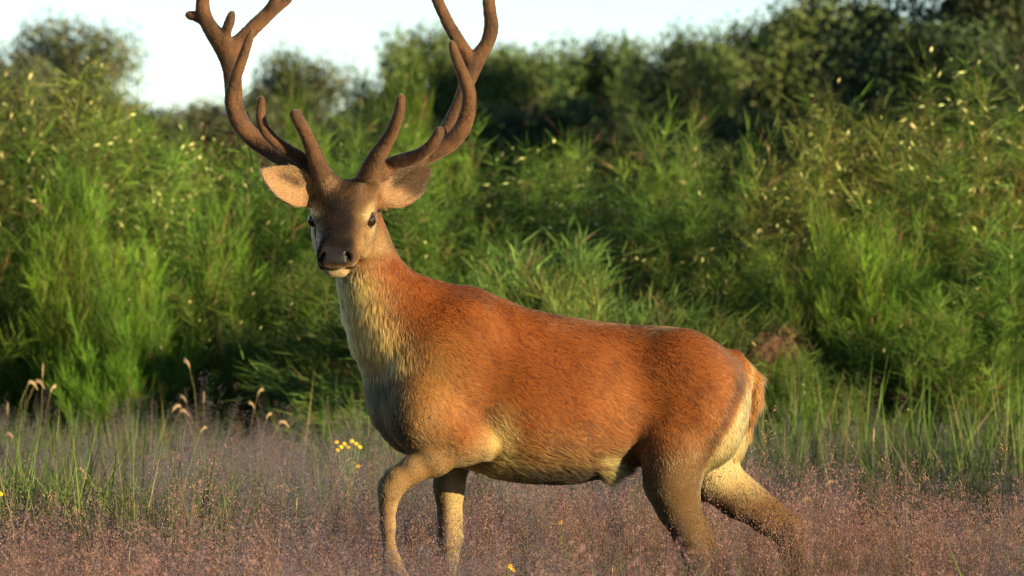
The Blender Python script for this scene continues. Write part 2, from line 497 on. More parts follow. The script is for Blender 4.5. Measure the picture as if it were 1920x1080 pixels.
    for (b, el, en, ew, L) in EARS:
        q = P - b
        ll, ww, hh = q @ el, q @ ew, q @ en
        cup = 9.0 * ww * ww * (1.15 - .5 * ll / L) - .012
        me_ = (ll > .02) * (ll < L + .03) * (np.abs(ww) < .085) * (np.abs(hh - cup) < .028)
        isear = np.maximum(isear, me_)
        inn = me_ * sstep(-.1, .3, N @ en) * sstep(.064, .054, np.abs(ww))
        inner = np.maximum(inner, inn)
        col = mixc(col, (.13, .065, .028), me_ * 1.0)
        rim = me_ * sstep(.70, 1.0, ll / L)
        col = mixc(col, (.13, .07, .035), .6 * rim)
        pink = inn * sstep(.0, .25, ll / L)
        col = mixc(col, (.46, .25, .135), pink * .9)
        dk = inn * np.exp(-((ww - .018) / .014) ** 2) * sstep(.25, .4, ll / L) * sstep(.85, .6, ll / L)
        col = mixc(col, (.05, .026, .016), dk * (.8 if el[0] < 0 else .9))
        if el[0] > 0:
            col = mixc(col, (.048, .024, .015), inn * sstep(.30, .55, ll / L + .5 * ww / .06 * .3) * .9)
    # hooves
    hoof = np.where(X < 800, sstep(1085, 1092, Y), sstep(1192, 1200, Y))
    col = mixc(col, (.03, .026, .022), hoof)
    dark_nose = np.clip(hd * nose, 0, 1)
    return col, hd, isear, inner, dark_nose, X, Y, rump, tail * 1.0, th, hoof, f, u, l

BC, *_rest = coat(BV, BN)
skin = material('hide', rough=.85, spec=.1)
na = nd(skin, 'ShaderNodeVertexColor', layer_name='col')
ng = nd(skin, 'ShaderNodeVertexColor', layer_name='gloss')
bs = skin.node_tree.nodes['Principled BSDF']
nt_ = nd(skin, 'ShaderNodeTexNoise'); nt_.inputs['Scale'].default_value = 160; nt_.inputs['Detail'].default_value = 4
tcn = nd(skin, 'ShaderNodeTexCoord')
skin.node_tree.links.new(tcn.outputs['Object'], nt_.inputs['Vector'])
mxn = nd(skin, 'ShaderNodeMix', data_type='RGBA', blend_type='MULTIPLY'); mxn.inputs[0].default_value = .55
skin.node_tree.links.new(na.outputs[0], mxn.inputs[6]); skin.node_tree.links.new(nt_.outputs['Fac'], mxn.inputs[7])
skin.node_tree.links.new(mxn.outputs[2], bs.inputs['Base Color'])
mr = nd(skin, 'ShaderNodeMapRange'); mr.inputs[3].default_value = .85; mr.inputs[4].default_value = .42
sepc = nd(skin, 'ShaderNodeSeparateColor')
skin.node_tree.links.new(ng.outputs[0], sepc.inputs[0])
skin.node_tree.links.new(sepc.outputs[0], mr.inputs[0]); skin.node_tree.links.new(mr.outputs[0], bs.inputs['Roughness'])
mr2 = nd(skin, 'ShaderNodeMapRange'); mr2.inputs[3].default_value = .1; mr2.inputs[4].default_value = .32
skin.node_tree.links.new(sepc.outputs[0], mr2.inputs[0]); skin.node_tree.links.new(mr2.outputs[0], bs.inputs['Specular IOR Level'])
bmp = nd(skin, 'ShaderNodeBump'); bmp.inputs['Strength'].default_value = .4; bmp.inputs['Distance'].default_value = .004
skin.node_tree.links.new(nt_.outputs['Fac'], bmp.inputs['Height']); skin.node_tree.links.new(bmp.outputs[0], bs.inputs['Normal'])
body_me = mesh_np('stag_body', BV - STAG_O, BQ, skin, smooth=True)
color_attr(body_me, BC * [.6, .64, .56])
gl = np.clip(_rest[3] + _rest[9], 0, 1)
color_attr(body_me, np.stack([gl, gl, gl], 1), 'gloss')
body = link_mesh('body', body_me, stag)

# ---- coat hairs
HAIR_N = 380000
tri = np.concatenate([BQ[:, [0, 1, 2]], BQ[:, [0, 2, 3]]])
ta = np.linalg.norm(np.cross(BV[tri[:, 1]] - BV[tri[:, 0]], BV[tri[:, 2]] - BV[tri[:, 0]]), axis=1)
tc = BV[tri].mean(1)
wgt = ta * np.where(np.linalg.norm(tc - hp(.05, 0, 0), axis=1) < .33, 3.4, 1.0) * np.where(tc[:, 1] > .05, .45, 1.0) * np.where(tc[:, 2] < .25, .3, 1)
cdf = np.cumsum(wgt); cdf /= cdf[-1]
ti = np.searchsorted(cdf, rng.random(HAIR_N))
r1, r2 = np.sqrt(rng.random(HAIR_N)), rng.random(HAIR_N)
wb = np.stack([1 - r1, r1 * (1 - r2), r1 * r2], 1)
HPs = np.einsum('nk,nkd->nd', wb, BV[tri[ti]])
HN = np.einsum('nk,nkd->nd', wb, BN[tri[ti]]); HN /= np.linalg.norm(HN, axis=1)[:, None] + 1e-9
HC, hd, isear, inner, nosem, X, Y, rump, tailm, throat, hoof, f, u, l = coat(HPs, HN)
# lie of the coat
flow = np.tile(np.array([1.0, 0.0, -.45]), (HAIR_N, 1))
def setflow(v, w):
    global flow
    flow = flow + (np.asarray(v, float) - flow) * np.clip(w, 0, 1)[:, None]
setflow((.35, .0, -1), sstep(880, 760, X) * sstep(540, 640, Y))
setflow((.25, .1, -1), sstep(800, 700, X) * (Y < 760))
setflow((.45, 0, -1), sstep(1180, 1280, X) * sstep(720, 850, Y))
setflow((.1, 0, -1), sstep(880, 940, Y) * ((X < 900) | (X > 1200)))
setflow((-.75, 0, -.45), sstep(835, 850, Y) * (X < 850) * (X > 735) * (Y < 905) * (HPs[:, 1] < 0))
setflow((.55, 0, -1), tailm + rump * .5)
setflow((-.2, 0, -1), tailm * sstep(700, 760, Y))
hflow = -hf * 1.0
setflow(hflow, hd)
for (b, el, en, ew, L) in EARS:
    q = HPs - b
    setflow(el, isear * (np.abs(q @ en) < .09) * ((q @ el) > 0) * ((q @ el) < L + .03))
wob = np.stack([wave_noise(HPs, 22, s) for s in (11, 12, 13)], 1)
flow = flow + .28 * wob
flow = flow - HN * (flow * HN).sum(1)[:, None]
flow /= np.linalg.norm(flow, axis=1)[:, None] + 1e-9
ln = np.full(HAIR_N, .0155)
def setlen(v, w):
    global ln
    ln = ln + (v - ln) * np.clip(w, 0, 1)
setlen(.046, throat * sstep(500, 560, Y))
setlen(.030, sstep(760, 700, X) * sstep(560, 700, Y))
setlen(.030, sstep(-.3, -.8, HN[:, 2]) * (X > 900) * (X < 1200) * (Y > 840))
setlen(.052, (np.abs(X - 1135) < 30) * (Y > 868) * (Y < 930))
setlen(.009, sstep(850, 900, Y) * ((X < 905) | (X > 1200)))
setlen(.020, rump)
setlen(.040, tailm)
setlen(.0115, hd)
setlen(.019, hd * sstep(.06, .10, u + .3 * f))
setlen(.0045, hd * sstep(.16, .21, f))
setlen(.007, isear)
setlen(.014, inner * sstep(.5, .2, rng.random(HAIR_N)))
ln *= rng.uniform(.65, 1.25, HAIR_N)
keep = (nosem < .4) & (hoof < .4)
for s in (-1, 1):
    keep &= np.linalg.norm(np.stack([f, u, l], 1) - [.013, .004, s * .094], axis=1) > .028
lift = np.full(HAIR_N, .26) + .06 * tailm + .10 * throat
lift = lift * rng.uniform(.5, 1.5, HAIR_N)
# clumps: neighbouring hairs lean together
csz = np.where((throat > .4) & (hd < .5), .017, np.where(hd > .5, .006, .0085))[:, None]
cell = np.floor((HPs + .006 * wob - flow * (HPs * flow).sum(1)[:, None] * .25) / csz).astype(np.int64)
hsh = (cell[:, 0] * 73856093) ^ (cell[:, 1] * 19349663) ^ (cell[:, 2] * 83492791)
jr = np.stack([((hsh * m) % 9973) / 9973.0 - .5 for m in (31, 57, 91)], 1)
ctr = (cell + .5 + .5 * jr) * csz + flow * (HPs * flow).sum(1)[:, None] * .25
side = np.cross(HN, flow)
swirl = jr[:, :1] * .55
dirv = flow + side * swirl + side * rng.normal(0, .10, (HAIR_N, 1))
dirv /= np.linalg.norm(dirv, axis=1)[:, None]
pts = np.zeros((HAIR_N, 4, 3))
pull = (ctr - HPs); pull -= HN * (pull * HN).sum(1)[:, None]
for j, t in enumerate((0.0, .33, .66, 1.0)):
    lf = lift * (t - .42 * t * t)
    pts[:, j] = HPs - HN * .0012 + (dirv * t + HN * lf[:, None]) * ln[:, None] + pull * (.55 * t * t)
    pts[:, j, 2] -= .10 * ln * t * t
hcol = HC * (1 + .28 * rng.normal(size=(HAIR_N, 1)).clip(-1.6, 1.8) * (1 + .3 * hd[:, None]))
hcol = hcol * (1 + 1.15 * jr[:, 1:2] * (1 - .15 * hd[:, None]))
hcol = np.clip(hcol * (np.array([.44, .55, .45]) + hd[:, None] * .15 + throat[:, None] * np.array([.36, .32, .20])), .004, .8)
pts, hcol, ln = pts[keep], hcol[keep], ln[keep]
NH = len(pts)
hm = bpy.data.materials.new('coat_hair'); hm.use_nodes = True
hm.node_tree.nodes.clear()
ho = nd(hm, 'ShaderNodeOutputMaterial')
ha = nd(hm, 'ShaderNodeAttribute', attribute_name='hair_colour')
hb = nd(hm, 'ShaderNodeBsdfHairPrincipled', parametrization='COLOR')
hb.inputs['Roughness'].default_value = .42
hb.inputs['Radial Roughness'].default_value = .55
hb.inputs['Coat'].default_value = .0
hb.inputs['IOR'].default_value = 1.36
hm.node_tree.links.new(ha.outputs['Color'], hb.inputs['Color'])
hm.node_tree.links.new(hb.outputs[0], ho.inputs['Surface'])
def hairs(name, P, C, prof, parent, mat):
    """short hairs as curves: P (n,4,3) in place coordinates, C (n,3)"""
    n = len(P)
    h = bpy.data.hair_curves.new(name)
    h.add_curves([4] * n)
    h.position_data.foreach_set('vector', (P - STAG_O).astype(np.float32).ravel())
    ra = h.attributes.get('radius') or h.attributes.new('radius', 'FLOAT', 'POINT')
    ra.data.foreach_set('value', np.tile(np.array(prof), n).astype(np.float32))
    ca = h.attributes.new('hair_colour', 'FLOAT_COLOR', 'CURVE')
    c4 = np.ones((n, 4), dtype=np.float32); c4[:, :3] = C
    ca.data.foreach_set('color', c4.ravel())
    h.materials.append(mat)
    o = bpy.data.objects.new(name, h)
    COL.objects.link(o); o.parent = parent; o['kind'] = 'stuff'
    return o
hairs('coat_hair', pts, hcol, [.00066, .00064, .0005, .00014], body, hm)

# ---- eyes
def uv_ball(r, n=20, m=14):
    V = [(0, 0, r)]
    for i in range(1, m):
        a = math.pi * i / m
        for j in range(n):
            b = 2 * math.pi * j / n
            V.append((r * math.sin(a) * math.cos(b), r * math.sin(a) * math.sin(b), r * math.cos(a)))
    V.append((0, 0, -r))
    F = []
    for j in range(n):
        F.append((0, 1 + j, 1 + (j + 1) % n))
        o = 1 + (m - 2) * n
        F.append((len(V) - 1, o + (j + 1) % n, o + j))
    for i in range(m - 2):
        for j in range(n):
            a, b = 1 + i * n + j, 1 + i * n + (j + 1) % n
            F.append((a, a + n, b + n)); F.append((a, b + n, b))
    return np.array(V), np.array(F)
eye_mat = material('eye_brown', (.022, .009, .004), .04, .6)
pup_mat = material('pupil_black', (.004, .004, .005), .05, .6)
ev, ef = uv_ball(.0235)
eye_me = mesh_np('eye', ev, ef, eye_mat, True)
pv, pf = uv_ball(.011)
pup_me = mesh_np('pupil', pv * [.75, 1.25, .28], pf, pup_mat, True)
for s in (-1, 1):
    e = link_mesh('eye', eye_me, stag)
    e.location = hp(.014, .004, s * .0895) - STAG_O
    dz = Vector(unit(hf * .7 + hl * s * .75 + hu * .05)); qd = dz.to_track_quat('Z', 'Y')
    e.rotation_euler = qd.to_euler()
    pu = link_mesh('pupil', pup_me, e); pu.location = (0, 0, .0202)

# ---- antlers: velvet-covered tubes blended into one solid each
def antler(name, chains, base_dy):
    allp = np.array([at(p[0], p[1], p[2]) for c in chains for p in c])
    A = Field(allp.min(0) - .06, allp.max(0) + .06, .0052)
    for c in chains:
        c = np.array(c, float)
        t = np.arange(len(c)); tt = np.linspace(0, len(c) - 1, (len(c) - 1) * 4 + 1)
        P = np.stack([smooth_c(tt, t, c[:, j]) for j in range(4)], 1)
        W_ = np.array([at(*p[:3]) for p in P])
        for a in range(len(P) - 1):
            A.cone(W_[a], W_[a + 1], P[a, 3] * .83 / PXM, P[a + 1, 3] * .83 / PXM, k=.007)
    V, Q = A.mesh()
    V = relax(V, Q, 3)
    nz = wave_noise(V * [1, 1, .45], 75, 21)[:, None] * .0030 + wave_noise(V * [1, 1, .3], 210, 22)[:, None] * .0012
    V = V + nz * unit((.45, -.75, .0))
    me = mesh_np(name, V - STAG_O, Q, velvet, True)
    o = link_mesh('antler', me, stag)
    # velvet fuzz
    r = np.random.default_rng(len(V))
    T = np.concatenate([Q[:, [0, 1, 2]], Q[:, [0, 2, 3]]])
    cr = np.cross(V[T[:, 1]] - V[T[:, 0]], V[T[:, 2]] - V[T[:, 0]])
    ar = np.linalg.norm(cr, axis=1)
    n = 42000
    ti = np.searchsorted(np.cumsum(ar) / ar.sum(), r.random(n)).clip(0, len(T) - 1)
    q1, q2 = np.sqrt(r.random(n)), r.random(n)
    wb = np.stack([1 - q1, q1 * (1 - q2), q1 * q2], 1)
    P = np.einsum('nk,nkd->nd', wb, V[T[ti]])
    Nn = cr[ti] / (ar[ti][:, None] + 1e-12)
    up = np.array([0, 0, .9]) + r.normal(0, .5, (n, 3)); up -= Nn * (up * Nn).sum(1)[:, None]
    L = r.uniform(.0018, .0042, n)[:, None]
    pp = np.stack([P + (Nn * (.75 * t) + up * (.55 * t * t)) * L for t in (0, .33, .66, 1)], 1)
    z = (P[:, 2] - (CAM_H + .2)) / .75
    base = np.array([.034, .021, .014]) + np.clip(z, 0, 1)[:, None] * np.array([.072, .032, .010])
    tone = 1 + .4 * wave_noise(P, 18, 44) + .25 * r.normal(size=n)
    hairs('velvet_fuzz', pp, np.clip(base * tone[:, None], .01, .5), [.00055, .0005, .0004, .0001], o, hm)
    return o

def smooth_c(x, xp, fp):
    fp = np.asarray(fp, float)
    ext = np.concatenate([[2 * fp[0] - fp[1]], fp, [2 * fp[-1] - fp[-2]]])
    i = np.clip(np.floor(x).astype(int), 0, len(fp) - 2); t = x - i
    p0, p1, p2, p3 = ext[i], ext[i + 1], ext[i + 2], ext[i + 3]
    return .5 * (2 * p1 + (p2 - p0) * t + (2 * p0 - 5 * p1 + 4 * p2 - p3) * t ** 2 + (3 * p1 - p0 - 3 * p2 + p3) * t ** 3)

velvet = material('antler_velvet', (.15, .075, .035), .8, .15)
vb = velvet.node_tree.nodes['Principled BSDF']
vt = nd(velvet, 'ShaderNodeTexCoord')
vn = nd(velvet, 'ShaderNodeTexNoise'); vn.inputs['Scale'].default_value = 14; vn.inputs['Detail'].default_value = 5
vn2 = nd(velvet, 'ShaderNodeTexNoise'); vn2.inputs['Scale'].default_value = 90; vn2.inputs['Detail'].default_value = 3
vr = nd(velvet, 'ShaderNodeValToRGB')
vr.color_ramp.elements[0].position = .3; vr.color_ramp.elements[0].color = (.034, .021, .014, 1)
vr.color_ramp.elements[1].position = .66; vr.color_ramp.elements[1].color = (.095, .048, .022, 1)
vl = velvet.node_tree.links
vl.new(vt.outputs['Object'], vn.inputs['Vector']); vl.new(vt.outputs['Object'], vn2.inputs['Vector'])
vl.new(vn.outputs['Fac'], vr.inputs['Fac']); vl.new(vr.outputs[0], vb.inputs['Base Color'])
vbm = nd(velvet, 'ShaderNodeBump'); vbm.inputs['Strength'].default_value = .6; vbm.inputs['Distance'].default_value = .004
vl.new(vn2.outputs['Fac'], vbm.inputs['Height']); vl.new(vbm.outputs[0], vb.inputs['Normal'])
vb.inputs['Sheen Weight'].default_value = .35
vb.inputs['Sheen Roughness'].default_value = .5
vb.inputs['Sheen Tint'].default_value = (.8, .55, .3, 1)

a1 = antler('antler_right', [
    [(614, 352, -.265, 25), (604, 332, -.275, 26), (580, 318, -.26, 24), (545, 301, -.21, 22), (507, 282, -.15, 19), (472, 256, -.12, 19), (450, 228, -.10, 19),
     (440, 195, -.09, 17), (437, 160, -.08, 17), (434, 125, -.08, 19), (424, 92, -.08, 23), (404, 66, -.08, 18), (388, 42, -.08, 15), (380, 16, -.08, 14), (382, -14, -.08, 12), (388, -42, -.09, 8)],
    [(384, 36, -.08, 12), (366, 31, -.07, 9), (353, 28, -.07, 7.5)],
    [(418, 84, -.08, 13), (424, 60, -.09, 10), (430, 42, -.10, 9), (435, 25, -.10, 6.5)],
    [(428, 100, -.08, 20), (450, 78, -.07, 16), (482, 46, -.05, 15), (512, 18, -.04, 13.5), (534, 2, -.03, 10), (541, -2, -.03, 7)],
    [(505, 24, -.045, 12), (514, 4, -.06, 10), (520, -12, -.07, 7)],
    [(468, 254, -.13, 17), (446, 226, -.16, 16), (434, 190, -.18, 13), (440, 152, -.20, 11.5), (452, 118, -.21, 10.5), (464, 84, -.22, 8.5), (471, 60, -.22, 6)],
    [(592, 318, -.26, 16), (556, 292, -.30, 14), (522, 270, -.34, 12), (499, 247, -.36, 11), (489, 222, -.37, 9.5), (489, 200, -.37, 8), (490, 184, -.37, 6)],
    [(604, 330, -.30, 21), (593, 300, -.34, 18), (581, 268, -.38, 14), (567, 238, -.42, 12.5), (556, 219, -.44, 11.5), (553, 214, -.445, 10)]], 0)
a2 = antler('antler_left', [
    [(687, 352, -.262, 25), (693, 332, -.272, 26), (716, 322, -.25, 23), (752, 309, -.19, 21), (792, 296, -.11, 19), (826, 272, -.06, 18), (842, 240, -.02, 16),
     (858, 205, .0, 15), (872, 168, .01, 15), (884, 132, .02, 18), (896, 108, .02, 17), (913, 82, .02, 14), (921, 50, .02, 14.5), (918, 18, .02, 12.5), (916, -14, .03, 11), (920, -50, .03, 8)],
    [(886, 122, .02, 16), (868, 92, .01, 14), (850, 62, .0, 12.5), (834, 30, -.01, 11.5), (818, -4, -.02, 10.5), (808, -36, -.02, 7)],
    [(800, 293, -.12, 18), (838, 272, -.12, 18), (864, 245, -.13, 17), (877, 212, -.14, 15.5), (880, 178, -.15, 14.5), (871, 148, -.16, 13), (858, 116, -.17, 11), (851, 94, -.17, 8.5), (847, 80, -.17, 6)],
    [(708, 322, -.22, 17), (748, 303, -.27, 15), (784, 292, -.31, 14), (808, 274, -.34, 12), (820, 255, -.35, 10.5), (825, 245, -.355, 9)],
    [(690, 330, -.30, 22), (704, 300, -.34, 19), (724, 268, -.37, 15), (740, 236, -.41, 12.5), (749, 206, -.43, 10.5), (752, 182, -.44, 8.5)]], 0)
for a_ in (a1, a2):
    pass
# ------------------------------------------------------------------ materials for plants
def leaf_material(name, trans=.35, rough=.55, spec=.25, vary=.25):
    m = bpy.data.materials.new(name); m.use_nodes = True
    N, L = m.node_tree.nodes, m.node_tree.links
    b = N['Principled BSDF']; out = N['Material Output']
    vc = N.new('ShaderNodeVertexColor'); vc.layer_name = 'col'
    oi = N.new('ShaderNodeObjectInfo')
    hsv = N.new('ShaderNodeHueSaturation')
    mrv = N.new('ShaderNodeMapRange'); mrv.inputs[3].default_value = 1 - vary; mrv.inputs[4].default_value = 1 + vary
    mrh = N.new('ShaderNodeMapRange'); mrh.inputs[3].default_value = .485; mrh.inputs[4].default_value = .515
    mul = N.new('ShaderNodeMath'); mul.operation = 'MULTIPLY'; mul.inputs[1].default_value = 7.31
    frc = N.new('ShaderNodeMath'); frc.operation = 'FRACT'
    L.new(oi.outputs['Random'], mrv.inputs[0]); L.new(oi.outputs['Random'], mul.inputs[0])
    L.new(mul.outputs[0], frc.inputs[0]); L.new(frc.outputs[0], mrh.inputs[0])
    L.new(mrv.outputs[0], hsv.inputs['Value']); L.new(mrh.outputs[0], hsv.inputs['Hue'])
    L.new(vc.outputs[0], hsv.inputs['Color'])
    L.new(hsv.outputs[0], b.inputs['Base Color'])
    b.inputs['Roughness'].default_value = rough; b.inputs['Specular IOR Level'].default_value = spec
    tr = N.new('ShaderNodeBsdfTranslucent'); L.new(hsv.outputs[0], tr.inputs['Color'])
    mx = N.new('ShaderNodeMixShader'); mx.inputs[0].default_value = trans
    L.new(b.outputs[0], mx.inputs[1]); L.new(tr.outputs[0], mx.inputs[2]); L.new(mx.outputs[0], out.inputs['Surface'])
    return m

M_BROOM = leaf_material('broom_green', .30, .6, .2, .18)
M_POD = leaf_material('pale_pods', .25, .5, .3, .15)
M_TREE = leaf_material('tree_leaf', .30, .6, .2, .2)
M_GRASS = leaf_material('grass_blade', .35, .55, .25, .25)
M_PAN = leaf_material('grass_panicle', .45, .9, .02, .14)
M_BARK = material('bark', (.075, .055, .040), .9, .1)
bn = nd(M_BARK, 'ShaderNodeTexNoise'); bn.inputs['Scale'].default_value = 9
br_ = nd(M_BARK, 'ShaderNodeValToRGB'); br_.color_ramp.elements[0].color = (.035, .026, .02, 1); br_.color_ramp.elements[1].color = (.13, .10, .075, 1)
M_BARK.node_tree.links.new(bn.outputs['Fac'], br_.inputs['Fac'])
M_BARK.node_tree.links.new(br_.outputs[0], M_BARK.node_tree.nodes['Principled BSDF'].inputs['Base Color'])
M_STEM = leaf_material('broom_stem', .05, .8, .1, .15)

class Bag:
    """collects ribbons, leaves and tubes into one mesh of triangles"""
    def __init__(s): s.v = []; s.f = []; s.c = []; s.n = 0
    def push(s, V, F, C):
        s.v.append(V.reshape(-1, 3)); s.f.append(F.reshape(-1, 3) + s.n); s.c.append(C.reshape(-1, 3)); s.n += len(s.v[-1])
    def ribbons(s, P0, P1, P2, w, C, r):
        n = len(P0)
        if n == 0: return
        d = P2 - P0
        sd_ = np.cross(d, r.normal(size=(n, 3))); sd_ /= np.linalg.norm(sd_, axis=1)[:, None] + 1e-9
        w = np.broadcast_to(np.asarray(w, float).reshape(-1, 1), (n, 1)) / 2
        V = np.stack([P0 - sd_ * w, P0 + sd_ * w, P1 - sd_ * w * .9, P1 + sd_ * w * .9, P2], 1)
        b = np.arange(n)[:, None, None] * 5
        F = np.array([[0, 1, 3], [0, 3, 2], [2, 3, 4]])[None] + b
        s.push(V, F, np.repeat(C[:, None], 5, 1))
    def leaves(s, P, L, W, C, r, bias=None):
        n = len(P)
        if n == 0: return
        a = r.normal(size=(n, 3)); 
        if bias is not None: a = a + bias
        a /= np.linalg.norm(a, axis=1)[:, None]
        b = np.cross(a, r.normal(size=(n, 3))); b /= np.linalg.norm(b, axis=1)[:, None] + 1e-9
        L = np.broadcast_to(np.asarray(L, float).reshape(-1, 1), (n, 1)); W = np.broadcast_to(np.asarray(W, float).reshape(-1, 1), (n, 1))
        V = np.stack([P, P + a * L * .45 + b * W * .5, P + a * L, P + a * L * .45 - b * W * .5], 1)
        bb = np.arange(n)[:, None, None] * 4
        F = np.array([[0, 1, 2], [0, 2, 3]])[None] + bb
        s.push(V, F, np.repeat(C[:, None], 4, 1))
    def tube(s, pts, rad, col, seg=6):
        pts = np.asarray(pts, float); m = len(pts)
        tg = np.gradient(pts, axis=0); tg /= np.linalg.norm(tg, axis=1)[:, None] + 1e-9
        ref = np.array([.31, .87, .37]); 
        A = np.cross(tg, ref); A /= np.linalg.norm(A, axis=1)[:, None] + 1e-9; B = np.cross(tg, A)
        an = np.arange(seg) / seg * 2 * np.pi
        V = pts[:, None] + np.asarray(rad)[:, None, None] * (A[:, None] * np.cos(an)[None, :, None] + B[:, None] * np.sin(an)[None, :, None])
        V = np.concatenate([V.reshape(-1, 3), pts[:1], pts[-1:]])
        F = []
        for i in range(m - 1):
            for j in range(seg):
                a, b = i * seg + j, i * seg + (j + 1) % seg
                F += [(a, b, b + seg), (a, b + seg, a + seg)]
        for j in range(seg):
            F.append((m * seg, (j + 1) % seg, j)); F.append((m * seg + 1, (m - 1) * seg + j, (m - 1) * seg + (j + 1) % seg))
        s.push(V, np.array(F), np.tile(np.asarray(col, float), (len(V), 1)))
    def mesh(s, name, mat, smooth=False):
        me = mesh_np(name, np.concatenate(s.v), np.concatenate(s.f), mat, smooth)
        color_attr(me, np.clip(np.concatenate(s.c), .003, .9))
        return me

def tinted(base, n, r, amt=.25, hue=.12):
    base = np.asarray(base, float)
    c = base[None] * (1 + amt * r.normal(size=(n, 1)).clip(-1.8, 1.8))
    return c * (1 + hue * r.normal(size=(n, 3)).clip(-1.5, 1.5))

# ------------------------------------------------------------------ ground
GX, GY = 61, 70
xs = np.concatenate([[-600, -250, -100, -50, -30, -20], np.linspace(-14, 14, 49), [20, 30, 50, 100, 250, 600]])
ys = np.concatenate([[-60, -30], np.linspace(-20, 30, 60), [40, 55, 80, 120, 200, 400, 900, 1800]])
gx, gy = np.meshgrid(xs, ys, indexing='ij')
def ground_z(x, y):
    x = np.asarray(x, float); y = np.asarray(y, float)
    z = .03 * np.sin(x * 1.3 + .6) * np.sin(y * .9 + 1.1) + .02 * np.sin(x * 2.7 + y * 1.9)
    return z * sstep(60, 25, np.abs(y)) - .02
gz = ground_z(gx, gy)
ni, nj = gx.shape
gi = np.arange(ni * nj).reshape(ni, nj)
gq = np.stack([gi[:-1, :-1], gi[1:, :-1], gi[1:, 1:], gi[:-1, 1:]], -1).reshape(-1, 4)
M_GROUND = material('heath_soil', (.06, .06, .03), .95, .05)
gn1 = nd(M_GROUND, 'ShaderNodeTexNoise'); gn1.inputs['Scale'].default_value = 1.7; gn1.inputs['Detail'].default_value = 8
grr = nd(M_GROUND, 'ShaderNodeValToRGB')
grr.color_ramp.elements[0].position = .35; grr.color_ramp.elements[0].color = (.045, .052, .022, 1)
grr.color_ramp.elements[1].position = .68; grr.color_ramp.elements[1].color = (.105, .075, .055, 1)
gtc = nd(M_GROUND, 'ShaderNodeTexCoord')
M_GROUND.node_tree.links.new(gtc.outputs['Object'], gn1.inputs['Vector'])
M_GROUND.node_tree.links.new(gn1.outputs['Fac'], grr.inputs['Fac'])
M_GROUND.node_tree.links.new(grr.outputs[0], M_GROUND.node_tree.nodes['Principled BSDF'].inputs['Base Color'])
ground = link_mesh('ground', mesh_np('ground', np.stack([gx, gy, gz], -1).reshape(-1, 3), gq, M_GROUND, True))
tag(ground, kind='structure')

